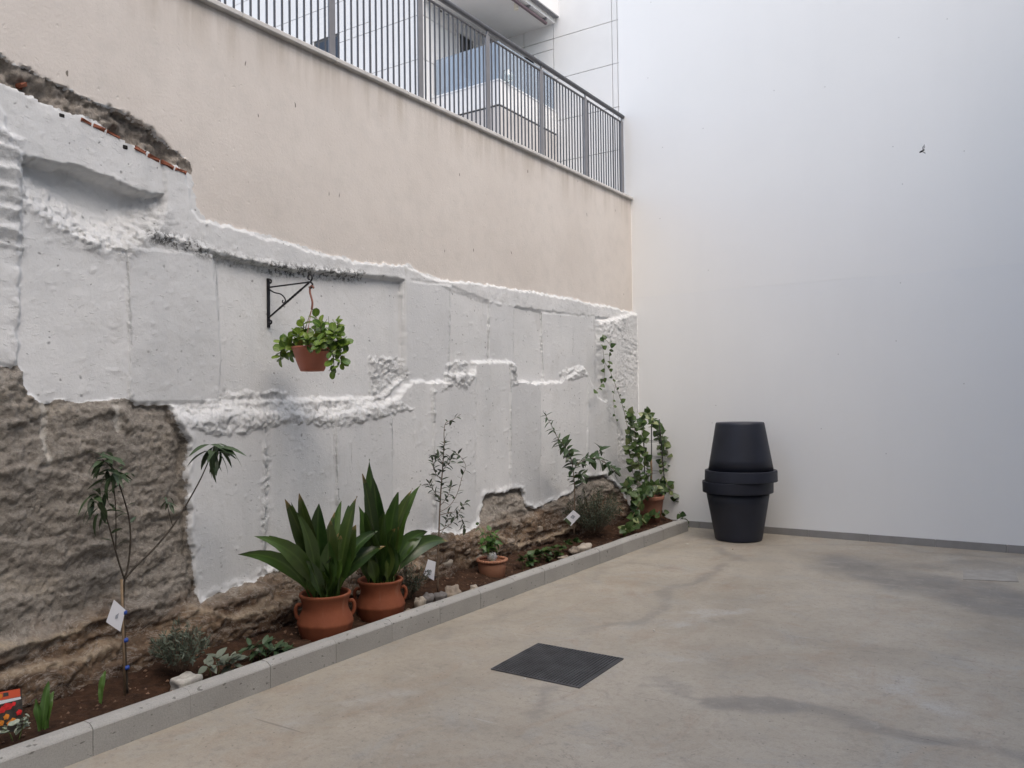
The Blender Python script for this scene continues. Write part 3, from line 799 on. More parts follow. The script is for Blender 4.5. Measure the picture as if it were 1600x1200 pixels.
# ================================================================== ground
GX, GY = np.meshgrid(np.arange(-3.6, 3.01, .035), np.arange(0.5, 8.951, .035))
def blob(pts, w, seed, amp=.25):
    d = d_line(GX + amp * fbm(GX * 2.2, GY * 2.2, 4, seed), GY + amp * fbm(GX * 2.2, GY * 2.2, 4, seed + 5), pts)
    return sstep(w, w * .35, d)
damp = np.zeros(GX.shape)
for pts, w, a in (([(-1.474,7.678,0.000),(-1.042,7.190,0.000),(-0.671,7.146,0.000),(-0.195,6.744,0.000)], .50, .95), ([(-1.023,7.778,0.000),(-0.660,8.142,0.000),(-0.227,8.082,0.000)], .3, .6), ([(-1.371,3.948,0.000),(-1.054,3.930,0.000),(-0.772,3.943,0.000),(-0.519,4.032,0.000),(-0.367,4.028,0.000)], .085, .8), ([(-1.768,3.831,0.000),(-1.371,3.948,0.000)], .035, .5),
                  ([(-0.232,3.996,0.000),(-0.017,3.985,0.000)], .10, .6), ([(-2.603,7.664,0.000),(-2.375,7.433,0.000)], .10, .5), ([(-3.096,6.754,0.000),(-2.842,6.738,0.000)], .06, .5), ([(-2.457,4.747,0.000),(-2.372,5.162,0.000),(-2.468,6.103,0.000),(-2.401,7.150,0.000)], .07, .55), ([(-2.531,4.535,0.000),(-2.459,4.661,0.000)], .12, .4), ([(-2.187,3.164,0.000),(-2.211,3.488,0.000),(-2.179,3.560,0.000)], .05, .5),
                  ([(-3.235,4.115,0.000),(-3.229,5.294,0.000),(-3.219,7.025,0.000),(-3.286,8.424,0.000)], .05, .3), ([(-2.933,7.953,0.000),(-1.824,8.572,0.000),(-0.192,8.671,0.000)], .07, .4), ([(-1.810,4.006,0.000),(-1.538,3.950,0.000)], .1, .4)):
    damp = np.maximum(damp, .95 * a * blob([p[:2] for p in pts], w, int(w * 1000) % 50))
pale = np.zeros(GX.shape)
for pts, w, a in (([(-2.012,5.188,0.000),(-1.834,5.577,0.000)], .12, .6), ([(-0.592,4.633,0.000),(-0.394,4.352,0.000)], .18, .6), ([(-1.892,4.464,0.000),(-1.784,4.393,0.000)], .1, .5), ([(-3.038,2.553,0.000),(-2.824,3.063,0.000)], .15, .4), ([(-3.598,6.467,0.000),(-3.497,7.638,0.000)], .1, .35)):
    pale = np.maximum(pale, a * blob([p[:2] for p in pts], w, 77))
gi = np.arange(GX.size).reshape(GX.shape)
gq = np.stack([gi[:-1, :-1].ravel(), gi[:-1, 1:].ravel(), gi[1:, 1:].ravel(), gi[1:, :-1].ravel()], 1)
GZ = .0008 * fbm(GX * 1.1, GY * 1.1, 3, 7)
fl = obj('concrete_floor', np.stack([GX.ravel(), GY.ravel(), GZ.ravel()], 1), gq, M_FLOOR, None, True, {'damp': damp.ravel(), 'pale': pale.ravel()})
tag(fl, 'stained grey brown concrete floor of the courtyard', kind='structure')
M_GROUND = simple('ground_concrete', (.30, .27, .23), .7, .15, 3, .2)
g = MB().box(-80, 80, -80, 80, -.5, -.012).build('ground', M_GROUND); tag(g, 'grey ground around the courtyard', kind='structure')
t_ = MB().box(-40, -4.47, -6, 16.5, -.01, 3.84).build('terrace', M_BACK); tag(t_, 'raised terrace behind the boundary wall', kind='structure')

# soil bed
SX, SY = np.meshgrid(np.arange(-4.2, -3.465, .015), np.arange(-1.0, 8.9, .02))
SZ = .075 + .05 * sstep(-3.6, -3.95, SX) + .030 * fbm(SX * 5, SY * 5, 4, 200) + .018 * fbm(SX * 22, SY * 22, 3, 205)
SZ = np.where(SX > -3.53, np.minimum(SZ, .095), SZ)
si = np.arange(SX.size).reshape(SX.shape)
sq = np.stack([si[:-1, :-1].ravel(), si[:-1, 1:].ravel(), si[1:, 1:].ravel(), si[1:, :-1].ravel()], 1)
so = obj('soil_bed', np.stack([SX.ravel(), SY.ravel(), SZ.ravel()], 1), sq, M_SOIL, None, True); tag(so, 'strip of dark reddish garden soil behind the kerb', kind='structure')
def soil_z(x, y):
    i = int(np.clip((y + 1.0) / .02, 0, SX.shape[0] - 1)); j = int(np.clip((x + 4.2) / .015, 0, SX.shape[1] - 1))
    return SZ[i, j]

# kerb of cast concrete stones
kerb = thing('garden_kerb', (-3.45, 5.0, 0.0), 'low grey concrete kerb edging the planted strip along the old wall', 'kerb')
kj = [-.94, -.47, 0.0, .475, .95, 1.43, 1.902, 2.375, 2.85, 3.32, 3.792, 4.263, 4.722, 5.16, 5.595, 6.07, 6.54, 7.01, 7.48, 7.95, 8.42, 8.68]
def kx(y): return -3.425 + max(0, y - 3.5) * .011
for k, (a, b) in enumerate(zip(kj[:-1], kj[1:])):
    prof = [(0, -.01), (0, .110), (-.004, .117), (-.012, .124), (-.022, .131), (-.034, .134), (-.072, .134), (-.08, .128), (-.08, -.01)]
    n = len(prof); v = []; f = []
    dz = random.uniform(-.003, .003); dx = random.uniform(-.002, .002)
    last = b > 8.5
    cuts = [(a + .0015, 1), (b - .0015, 1)] if not last else [(a + .0015, 1), (b - .07, 1), (b - .03, .93), (b - .008, .75), (b, .5)]
    for y, s in cuts:
        for px, pz in prof:
            v.append((kx(y) + dx + (-.04 + (px + .04) * (s if last else 1)), y, (pz if pz < 0 else pz * (.4 + .6 * s if last and s < 1 else 1)) + (dz if pz > 0 else 0)))
    for i in range(len(cuts) - 1):
        for j in range(n):
            f.append((i * n + j, i * n + (j + 1) % n, (i + 1) * n + (j + 1) % n, (i + 1) * n + j))
    f.append(tuple(range(n))); f.append(tuple(range((len(cuts) - 1) * n + n - 1, (len(cuts) - 1) * n - 1, -1)))
    o = obj('kerb_stone', v, f, M_KERB, kerb, False)

# ================================================================== tall white wall at the back of the yard
ww = thing('white_wall', (2.0, 8.9, 0.0), 'tall smooth white rendered wall closing the far side of the yard', 'wall')
MB().box(-4.252, 9.0, 8.9, 9.15, -.01, 2.705).build('lower_render', M_WHITE_LOW, ww)
MB().box(-4.252, 9.0, 8.8997, 9.15, 2.7055, 11.0).build('upper_render', M_WHITE_UP, ww)
xs_ = -3.93
while xs_ < 5.0:
    MB().box(xs_ + .0015, xs_ + .5985, 8.888, 8.8995, -.01, .074, .002).build('skirting_tile', M_SKIRT, ww)
    xs_ += .6

# ================================================================== railing on top of the old wall
rail = thing('railing', (-4.203, 5.0, 3.914), 'grey metal railing with thin upright bars along the top of the old wall', 'railing')
posts = [-.70, .25, 1.21, 2.165, 3.12, 4.085, 5.07, 6.03, 6.975, 7.92, 8.845]
for y in posts:
    MB().box(-4.213, -4.193, y - .029, y + .029, 3.914, 4.845, .003).build('post', M_RAIL, rail)
    MB().box(-4.235, -4.170, y - .045, y + .045, 3.9145, 3.922, .002).build('base_plate', M_RAIL, rail)
    MB().tube([(-4.203, y, 4.84), (-4.203, y, 4.885)], .011, 8).build('rail_stub', M_RAIL, rail)
MB().tube([(-4.203, -1.0, 4.905), (-4.203, 8.885, 4.905)], .024, 12).build('handrail', M_BAR, rail, True)
MB().box(-4.212, -4.194, -1.0, 8.875, 4.822, 4.838, .002).build('upper_rail', M_BAR, rail)
MB().box(-4.212, -4.194, -1.0, 8.875, 3.950, 3.964, .002).build('lower_rail', M_BAR, rail)
bar = MB().box(-4.2085, -4.1975, -.0055, .0055, 3.962, 4.824).build('bar', M_BAR, rail)
first = True
for a, b in zip(posts[:-1], posts[1:]):
    n = 14
    for k in range(1, n + 1):
        y = a + (b - a) * k / (n + 1)
        if first: bar.location.y = y; first = False; continue
        o = bar.copy(); COL.objects.link(o); o.location.y = y

# ================================================================== apartment house beyond the railing
apt = thing('apartment_building', (-10.0, 14.5, 3.84), 'white panel clad apartment house with a corner balcony seen above the railing', 'building')
zj = [4.05, 5.03, 6.0, 6.97, 7.925, 8.90, 9.86, 10.82, 11.8, 12.8]
def panels(axis, c, u0, u1, cuts, thick, skip=()):
    us = [u0] + [u for u in cuts if u0 < u < u1] + [u1]
    for (a, b) in zip(us[:-1], us[1:]):
        for za, zb in zip(zj[:-1], zj[1:]):
            if any(a < s[1] and b > s[0] and za < s[3] and zb > s[2] for s in skip):
                for s in skip:
                    if a < s[1] and b > s[0] and za < s[3] and zb > s[2]:
                        for (p, q, r, t) in ((a, b, za, min(zb, s[2])), (a, b, max(za, s[3]), zb), (a, s[0], max(za, s[2]), min(zb, s[3])), (s[1], b, max(za, s[2]), min(zb, s[3]))):
                            if q - p > .03 and t - r > .03: one(axis, c, p, q, r, t, thick)
                continue
            one(axis, c, a, b, za, zb, thick)
def one(axis, c, a, b, za, zb, thick):
    g_ = .007
    m = MB()
    if axis == 'y': m.box(a + g_, b - g_, c, c + thick, za + g_, zb - g_)
    else: m.box(c, c + thick, a + g_, b - g_, za + g_, zb - g_)
    m.build('panel', M_PANEL, apt)
XB, X1, Y1, YB, Y2 = -9.296, -11.08, 13.41, 13.75, 16.1
# dark backing behind the open joints
MB().box(-20.0, X1 - .03, Y1 + .03, 18, 3.85, 12.8).build('wall', M_JOINT, apt)
MB().box(X1 - .03, -4.0, Y2 + .03, 18, 3.85, 12.8).build('wall', M_JOINT, apt)
panels('y', Y1, -20.0, X1 - .031, [-18.2, -16.35, -14.47, -12.55], .028, [(-14.40, -13.55, 8.6, 10.1)])
panels('x', X1 - .028, Y1, Y2 - .002, [14.62], .028, [(14.80, 15.30, 9.0, 9.95)])
panels('y', Y2, X1, -3.9, [-10.16, -9.35, -7.85, -7.72, -5.9], .028, [(-10.14, -9.90, 7.6, 9.62)])
w_ = MB().box(-14.40, -13.55, Y1 + .012, Y1 + .05, 8.6, 10.1).build('window', M_JOINT, apt)
MB().box(-14.33, -13.62, Y1 + .006, Y1 + .014, 8.67, 10.03).build('pane', M_DARKGLASS, w_)
w_ = MB().box(X1 - .05, X1 - .012, 14.80, 15.30, 9.0, 9.95).build('window', M_JOINT, apt)
for y in (14.83, 15.0, 15.17): MB().box(X1 - .014, X1 - .004, y, y + .11, 9.03, 9.92).build('pane', M_DARKGLASS, w_)
d_ = MB().box(-10.14, -9.90, Y2 + .012, Y2 + .05, 7.6, 9.62).build('door', M_JOINT, apt)
MB().box(-10.11, -9.93, Y2 + .006, Y2 + .014, 7.7, 9.58).build('pane', M_DARKGLASS, d_)
for y, z in ((14.08, 10.19), (14.30, 10.215)):
    MB().tube([(X1 - .01, y, z), (X1 + .012, y, z)], .055, 16).build('vent', M_PANEL, apt)
    MB().tube([(X1 - .01, y, z), (X1 + .014, y, z)], .038, 16).build('vent_shade_disc', M_JOINT, apt)  # dark disc stands in for the shade inside the vent hole
# balcony: parapet, dark joint, recessed fascia, glass
bal = MB()
bal.box(X1 + .002, XB, YB, YB + .14, 7.625, 8.12)
bal.box(XB - .14, XB, YB + .141, Y2 - .002, 7.625, 8.12)
bal.build('balcony_parapet', M_PANEL, apt)
MB().box(X1 + .002, XB + .012, YB - .012, YB + .16, 8.121, 8.15).box(XB - .16, XB + .012, YB + .161, Y2 - .002, 8.121, 8.15).build('parapet_cap', simple('pale_metal', (.62, .63, .64), .35, .05, 9), apt)
MB().box(X1 + .002, XB - .03, YB + .03, Y2 - .002, 7.585, 7.624).build('shadow_joint', M_JOINT, apt)
MB().box(X1 + .002, XB - .01, YB + .01, Y2 - .002, 6.95, 7.584).build('balcony_fascia', M_BACK, apt)  # grey stands in for shade on the fascia and the wall below
MB().box(X1 + .002, XB - .01, YB + .9, Y2 - .002, 3.85, 6.949).build('lower_wall', M_BACK, apt)
GL = Mat('balcony_glass', .04, (.45, .52, .60), .6)
GL.b.inputs['Transmission Weight'].default_value = .55
GL.b.inputs['IOR'].default_value = 1.45
for a, b in ((X1 + .03, -10.2), (-10.18, XB - .04)):
    MB().box(a, b, YB + .06, YB + .072, 8.151, 8.97).build('glass_panel', GL.m, apt)
for a, b in ((YB + .1, 14.9), (14.92, Y2 - .05)):
    MB().box(XB - .072, XB - .06, a, b, 8.151, 8.97).build('glass_panel', GL.m, apt)
MB().tube([(-9.9, 15.2, 7.62), (-9.9, 15.2, 7.64)], .2, 12).build('balcony_floor_light', M_PANEL, apt)
# upper balcony: soffit, white fascia, awning box
MB().box(X1 + .002, XB, YB - .25, Y2 - .002, 10.20, 10.42).build('soffit', M_SOFFIT, apt)
MB().box(XB + .001, XB + .10, YB - .25, Y2 - .002, 10.32, 11.6).build('upper_fascia', M_PANEL, apt)
MB().box(XB + .02, XB + .13, YB - .25, Y2 - .05, 10.285, 10.315).build('drip_trim', M_RAIL, apt)
MB().box(XB - .13, XB - .06, YB - .2, Y2 - .25, 10.10, 10.16, .01).build('awning_bar', simple('plum_metal', (.14, .10, .11), .4), apt)
for y in (14.2, 15.0, 15.7): MB().box(XB - .12, XB + .0, y, y + .04, 10.161, 10.199).build('awning_bracket', M_RAIL, apt)
MB().tube([(-9.53, 14.8, 10.199), (-9.53, 14.8, 10.07)], .05, 16).build('ceiling_light', M_LAMP, apt)
# glass vase on the parapet corner
vz = thing('glass_vase', (XB - .02, YB + .18, 8.15), 'round clear glass vase on the corner of the balcony parapet', 'vase')
GV = Mat('clear_glass', .03, (.9, .95, .95), .6); GV.b.inputs['Transmission Weight'].default_value = .9
MB().lathe((XB + .06 - .03, YB + .28, 8.15), [(.05, 0), (.10, .04), (.125, .11), (.10, .18), (.07, .21), (.085, .24), (.08, .24), (.065, .21), (.095, .175), (.118, .11), (.09, .045), (.0, .02)], 20).build('vase_body', GV.m, vz, True)

# ================================================================== unseen house blocks added behind and right of the camera to shade the yard
hb = thing('near_shade_block', (2.0, -3.0, 0.0), 'unseen house block added on the near side to shade the yard', 'building')
MB().box(-3.6, 9.0, -16.0, -5.5, -.01, 15.0).build('wall', M_BACK, hb)
hs = thing('side_shade_block', (6.5, 3.0, 0.0), 'unseen house block added along the right side to shade the yard', 'building')
MB().box(2.4, 9.0, -1.0, 8.85, -.01, 8.0).build('wall', M_BACK, hs)  # out of view, placed and sized for the shade it casts

# ================================================================== floor items
gr = thing('drain_grate', (-2.33, 3.95, 0), 'square dark fine barred drain grate set in the concrete floor', 'grate')
def gp(u, v, z):
    a, b, c, d = Vector((-2.601, 3.687, 0)), Vector((-2.041, 3.685, 0)), Vector((-2.050, 4.228, 0)), Vector((-2.623, 4.224, 0))
    p = (a * (1 - u) + b * u) * (1 - v) + (d * (1 - u) + c * u) * v
    return (p.x, p.y, z)
def gbox(u0, u1, v0, v1, z0, z1, name, mat):
    m = MB(); m.v = [gp(u, v, z) for z in (z0, z1) for v in (v0, v1) for u in (u0, u1)]
    m.f = [(0, 2, 3, 1), (4, 5, 7, 6), (0, 1, 5, 4), (2, 6, 7, 3), (0, 4, 6, 2), (1, 3, 7, 5)]
    return m
gbox(0.004, .996, .004, .996, .0012, .0016, '', None).build('pit_shade_plate', M_HOLE_SHADE, gr)  # black plate paints the shade of the pit under the bars
for q in ((0, 1, 0, .012), (0, 1, .988, 1), (0, .012, .0121, .9879), (.988, 1, .0121, .9879)):
    gbox(*q, -.005, .008, '', None).build('frame', M_GRATE, gr)
m = MB()
for k in range(28):
    u = .014 + .972 * (k + .5) / 28
    b = gbox(u - .0060, u + .0060, .0125, .9875, .0022, .0075, '', None); m.add(b.v, b.f)
tag(m.build('bars', M_GRATE, gr), kind='stuff')
m = MB()
for k in range(27):
    u = .014 + .972 * (k + .5) / 27
    b = gbox(.0125, .9875, u - .003, u + .003, .0018, .0045, '', None); m.add(b.v, b.f)
tag(m.build('cross_bars', M_GRATE, gr), kind='stuff')

cv = thing('inspection_cover', (-.45, 7.6, 0), 'pale concrete inspection cover flush with the floor near the white wall', 'cover')
q = [(-0.613,7.839,0.004),(-0.243,7.992,0.004),(-0.206,7.548,0.004),(-0.583,7.435,0.004)]
m = MB(); m.v = [(x, y, -.004) for x, y, z in q] + [(x, y, .0045) for x, y, z in q]
m.f = [(4, 7, 6, 5), (0, 1, 5, 4), (1, 2, 6, 5), (2, 3, 7, 6), (3, 0, 4, 7)]
m.build('cover_slab', M_PATCH, cv)

# two large pots, mouth to mouth
PC = (-2.715, 8.385)
def big_pot(label, cz, flip, dx, dy, dr):
    o = thing('plastic_pot', (PC[0] + dx, PC[1] + dy, cz), label, 'plant pot', 'two big dark plastic pots')
    s = -1 if flip else 1
    h = .612
    body = [(.0, .004), (.215, .004), (.236, .0), (.244, .012), (.247, .03)] + [(.247 + (.328 - .247) * t, .03 + (.50 - .03) * t) for t in (.25, .5, .75, 1)]
    rim = [(.329, .500), (.3295, .4998), (.3600, .4985), (.3618, .4992), (.3628, .5010), (.3632, .504), (.3655, .604), (.3656, .608), (.3645, .6112), (.362, .612), (.347, .612), (.345, .610), (.338, .600), (.325, .50), (.24, .05), (.0, .04)]
    bo = MB().lathe((PC[0] + dx, PC[1] + dy, cz), [(r + dr, s * z) for r, z in body], 72)
    ri = MB().lathe((PC[0] + dx, PC[1] + dy, cz), [(max(r + dr, 0), s * z) for r, z in rim], 72)
    if flip: bo.f = [tuple(reversed(q)) for q in bo.f]; ri.f = [tuple(reversed(q)) for q in ri.f]
    bo.build('body', M_POT, o, True); ri.build('rim', M_POT, o, True)
big_pot('big anthracite plastic pot standing upright on the floor by the white wall', 0.001, False, 0, 0, -.004)
big_pot('big anthracite plastic pot turned upside down on top of another pot', 1.2275, True, .032, .012, .004)

# ================================================================== terracotta pots in the bed
def handled_pot(label, c, s, mat, rot):
    o = thing('terracotta_pot', c, label, 'plant pot', 'terracotta pots with side handles')
    prof = [(.10, 0), (.118, .01), (.140, .06), (.158, .115), (.1635, .150), (.1655, .157), (.162, .166), (.156, .185), (.143, .215), (.136, .235), (.1345, .255), (.139, .285), (.147, .305), (.152, .315), (.152, .324), (.146, .329), (.137, .326), (.133, .31), (.127, .25), (.0, .245)]
    m = MB().lathe(c, [(r * s, z * s) for r, z in prof], 56, lambda j, q: (.0022 * math.sin(q * 13) + .0012 * math.sin(q * 7 + 1) if j in (4, 5, 6) else .0015 * math.sin(q * 2 + j)) * s)
    m.build('pot_body', mat, o, True)
    MB().lathe((c[0], c[1], c[2] + .262 * s), [(.132 * s, -.01), (.132 * s, 0), (0, .004)], 24, lambda j, q: .0).build('potting_soil', M_SOIL, o, True)
    for sg in (1, -1):
        d = Vector((math.cos(rot), math.sin(rot), 0)) * sg
        base = Vector(c)
        pts = [base + d * (r * s) + Vector((0, 0, z * s)) for r, z in ((.136, .262), (.155, .266), (.168, .252), (.172, .228), (.167, .200), (.152, .178))]
        MB().tube(smooth_path(pts, 4), [.0115 * s, .011 * s] * 10 + [.011 * s], 8).build('handle', mat, o, True)
P1 = (-3.685, 3.485, .008); P2 = (-3.695, 3.985, .006)
handled_pot('nearer round terracotta pot with side handles holding broad leaves', P1, 1.02, M_TERRA, .90)
handled_pot('second terracotta pot with side handles, behind the nearer one', P2, .98, M_TERRA, .75)

sp = thing('rope_rim_pot', (-3.755, 5.36, .07), 'small clay pot with a twisted rope rim holding basil', 'plant pot')
c = (-3.755, 5.36, .070)
MB().lathe(c, [(.095, 0), (.102, .01), (.112, .08), (.114, .128), (.112, .13), (.106, .125), (.10, .11), (0, .105)], 40).build('pot_body', M_TERRA_OLD, sp, True)
pts = []; rr = []
for k in range(121):
    q = 2 * math.pi * k / 120
    pts.append((c[0] + .117 * math.cos(q), c[1] + .117 * math.sin(q), c[2] + .136)); rr.append(.0125 + .0028 * math.sin(q * 30))
MB().tube(pts, rr, 8, False).build('rope_rim', M_TERRA_OLD, sp, True)

cp = thing('old_clay_pot', (-3.80, 8.52, .08), 'weathered clay pot in the corner overgrown by ivy', 'plant pot')
c = (-3.80, 8.52, .08)
MB().lathe(c, [(.12, 0), (.135, .01), (.165, .16), (.178, .255), (.186, .26), (.190, .275), (.190, .30), (.186, .308), (.175, .306), (.168, .29), (.0, .285)], 44).build('pot_body', terracotta('faded_clay', (.23, .095, .062), (.30, .16, .11)), cp, True)

# ================================================================== rocks in the bed
ROCK_POS = [(-3.600,4.629,0.153),(-3.600,4.496,0.157),(-3.600,4.273,0.207),(-3.600,4.363,0.207),(-3.600,4.902,0.123),(-3.600,6.646,0.128),(-3.600,6.439,0.121),(-3.600,6.240,0.119),(-3.600,2.476,0.131),(-3.600,4.165,0.126)]
rocks = [('rounded tan rock lying between the thin sapling and the kerb', .085, .05, .052, M_ROCK), ('small grey rock beside the thin sapling stem', .05, .04, .035, M_ROCKD),
         ('upright pale stone beside the second handled pot', .035, .035, .062, M_ROCKP), ('dark round stone between the upright stone and the sapling', .045, .04, .045, M_ROCKD),
         ('small pale stone peeping over the kerb before the rope rim pot', .035, .03, .025, M_ROCKP), ('large pale smooth stone on the kerb edge below the tagged shrub', .10, .055, .045, M_ROCKP),
         ('small grey stone left of the large pale one by the kerb', .055, .04, .04, M_ROCK), ('flat tan stone beside the creeping ground cover', .05, .04, .025, M_ROCK),
         ('lump of white lime rubble behind the kerb below the grey bush', .075, .05, .045, M_MORTAR), ('small stone chip in front of the second handled pot', .03, .03, .02, M_ROCK)]
for k, (lab, a, b, h, mt) in enumerate(rocks):
    x, y, z = ROCK_POS[k]
    o = rock_mesh('garden_rock', (b, a, h), mt, None, (0, 0, 0), 60 + k)
    o.location = (x, y, max(soil_z(x, y), .07) + h * .45)
    tag(o, lab, 'rock')

# ================================================================== plants
def leaf_data(name, mat, shape, bend=.25, fold=.18, n=6, wave=0.):
    """unit leaf along +Y, face up +Z; shape(t) = half width"""
    v = []; tip = []; edge = []
    for i in range(n + 1):
        t = i / n
        w = max(shape(t), .0005)
        z = -bend * t * t
        for s in (-1, 0, 1):
            v.append((s * w, t, z + abs(s) * fold * w + wave * math.sin(t * 9 + s) * w))
            tip.append(t); edge.append(abs(s))
    f = []
    for i in range(n):
        for k in (0, 1):
            a = i * 3 + k
            f.append((a, a + 1, a + 4, a + 3))
    me = bpy.data.meshes.new(name); me.from_pydata(v, [], f)
    me.polygons.foreach_set('use_smooth', [True] * len(f))
    for k, a in (('tip', tip), ('edge', edge)):
        at_ = me.attributes.new(k, 'FLOAT', 'POINT'); at_.data.foreach_set('value', a)
    me.materials.append(mat)
    return me


def sh_lance(w, p=.8): return lambda t: w * math.sin(math.pi * min(1, t ** p)) ** .9
def sh_round(w): return lambda t: w * math.sqrt(max(0, 1 - (2 * (t ** 1.15) - 1) ** 2))
def sh_heart(w): return lambda t: w * (math.sin(math.pi * t ** .55) ** .8 if t > 0 else .05)


def frame(pos, d, nrm, scale, spin=0.):
    d = Vector(d).normalized(); nrm = Vector(nrm)
    x = d.cross(nrm)
    if x.length < 1e-4: x = d.cross(Vector((1, .1, 0)))
    x.normalize(); z = x.cross(d)
    m = Matrix(((x.x, d.x, z.x), (x.y, d.y, z.y), (x.z, d.z, z.z)))
    if spin: m = m @ Matrix.Rotation(spin, 3, 'Y')
    m = m.to_4x4() @ Matrix.Diagonal((scale, scale, scale, 1))
    m.translation = Vector(pos)
    return m


def stem(root, pts, r0, r1, mat, name='stem', n=5, sub=3):
    p = smooth_path(pts, sub) if len(pts) > 2 else [Vector(q) for q in pts]
    rr = [r0 + (r1 - r0) * i / (len(p) - 1) for i in range(len(p))]
    MB().tube(p, rr, n).build(name, mat, root, True)
    return p


def leaves_on(root, path, meshes, n, size, t0=.1, t1=1., ang=60, up=(0, 0, 1), rs=random, name='leaf', jit=.25, wallx=None, droop=0.):
    L = len(path) - 1
    for i in range(n):
        t = t0 + (t1 - t0) * (i + .5) / n + rs.uniform(-.02, .02)
        q = min(max(t, 0), .999) * L; k = int(q); p = path[k].lerp(path[k + 1], q - k)
        T = (path[k + 1] - path[k]).normalized()
        a = Vector((.3, .2, .9)) if abs(T.z) < .9 else Vector((1, .2, 0))
        u = T.cross(a).normalized(); w = T.cross(u)
        ph = i * 2.4 + rs.uniform(-.5, .5)
        rad = u * math.cos(ph) + w * math.sin(ph)
        if i == n - 1: d = T
        else: d = T * math.cos(math.radians(ang)) + rad * math.sin(math.radians(ang))
        d = d + Vector((0, 0, -droop))
        d = d + Vector([rs.uniform(-jit, jit) for _ in range(3)])
        if wallx is not None and p.x + d.x * size < wallx: d.x = abs(d.x)
        inst(name, rs.choice(meshes), frame(p, d, Vector(up) + Vector([rs.uniform(-.4, .4) for _ in range(3)]), size * rs.uniform(.75, 1.2), rs.uniform(-.4, .4)), root)


def leaf_cloud(name, root, mat, pts_dirs, L, W, kind=None):
    """many tiny leaves in one mesh"""
    n = len(pts_dirs)
    P = np.array([p for p, d in pts_dirs]); Dd = np.array([d for p, d in pts_dirs]); Dd /= np.linalg.norm(Dd, axis=1)[:, None]
    R = RNG.normal(size=(n, 3)); S = np.cross(Dd, R); S /= np.linalg.norm(S, axis=1)[:, None]; Nn = np.cross(S, Dd)
    sc = RNG.uniform(.7, 1.25, (n, 1))
    a = P; b = P + Dd * L * .5 * sc + S * W * sc + Nn * W * .3; c = P + Dd * L * sc + Nn * L * -.1 * sc; d = P + Dd * L * .5 * sc - S * W * sc + Nn * W * .3
    v = np.stack([a, b, c, d], 1).reshape(-1, 3)
    f = np.arange(4 * n).reshape(n, 4)
    o = obj(name, v, f, mat, root, False, {'tip': np.tile([0, .5, 1, .5], n), 'edge': np.tile([0, 1, 0, 1], n)})
    return tag(o, kind=kind)


# ---------------- broad-leaved plants in the handled pots
def broad_leaf(root, base, tip, wid, mat, bow, face, n=11, pet=.22):
    b, t = Vector(base), Vector(tip)
    mid = (b + t) / 2; mid = Vector((b.x * .72 + t.x * .28, b.y * .72 + t.y * .28, max(b.z, t.z) * .62 + b.z * .38)) + Vector((0, 0, bow))
    sd_ = (t - b).cross(Vector((0, 0, 1))) * random.uniform(-.16, .16)
    p = bez(b, mid + sd_, t, n)
    tw = random.uniform(-.7, .7)
    v = []; tp = []; ed = []
    fc = Vector(face).normalized()
    for i, q in enumerate(p):
        s = i / n
        T = (p[min(i + 1, n)] - p[max(i - 1, 0)]).normalized()
        side = T.cross(fc)
        if side.length < .2: side = T.cross(Vector((0, 0, 1)))
        side.normalize(); side = (Matrix.Rotation(tw * s, 3, T) @ side); nr = side.cross(T)
        if s < pet: w = .0045 + .004 * s
        else:
            x = (s - pet) / (1 - pet)
            w = wid * (math.sin(math.pi * min(1, x ** .80)) ** .85) * (1 if x < .55 else 1 - .25 * (x - .55)) + .0012
        wv = .006 * math.sin(s * 11 + wid * 900)
        for k in (-1, -.5, 0, .5, 1):
            v.append(q + side * w * k + nr * (abs(k) ** 1.3 * w * .36 + wv * k))
            tp.append(s); ed.append(abs(k))
    f = []
    for i in range(n):
        for k in range(4):
            a = i * 5 + k
            f.append((a, a + 1, a + 6, a + 5))
    obj('leaf', v, f, mat, root, True, {'tip': tp, 'edge': ed})


def aspidistra(label, c, top, tips, extra, seed):
    rs = random.Random(seed)
    root = thing('broad_leaf_plant', c, label, 'pot plant', 'broad leaved plants in the handled pots')
    cz = c[2]
    for (x, y, z), wid, burnt, bow in tips:
        a = math.atan2(y - c[1], x - c[0]) + rs.uniform(-.5, .5)
        r = rs.uniform(.02, .085)
        b = (c[0] + r * math.cos(a), c[1] + r * math.sin(a), cz)
        face = Vector((.45, -.75, .35)) + Vector([rs.uniform(-.45, .45) for _ in range(3)])
        broad_leaf(root, b, (x, y, z), wid * 1.25, L_ASPIB if burnt else L_ASPI, bow, face)
    for k in range(extra):
        a = rs.uniform(0, 6.28); r = rs.uniform(.02, .09)
        b = (c[0] + r * math.cos(a), c[1] + r * math.sin(a), cz)
        l = rs.uniform(.22, .42); o = rs.uniform(.05, .17)
        t = (max(c[0] + o * math.cos(a), -3.95), c[1] + o * math.sin(a), cz + l)
        broad_leaf(root, b, t, rs.uniform(.036, .056), L_ASPIB if rs.random() < .3 else L_ASPI, rs.uniform(0, .06), (.5 + rs.uniform(-.5, .5), -.8, .3))
    for k in range(9):
        a = rs.uniform(0, 6.28); r = rs.uniform(.03, .1)
        b = Vector((c[0] + r * math.cos(a), c[1] + r * math.sin(a), cz - .02))
        MB().tube([b, b + Vector((rs.uniform(-.02, .02), rs.uniform(-.02, .02), rs.uniform(.1, .16)))], .004, 5).build('stalk', M_GSTEM, root, True)


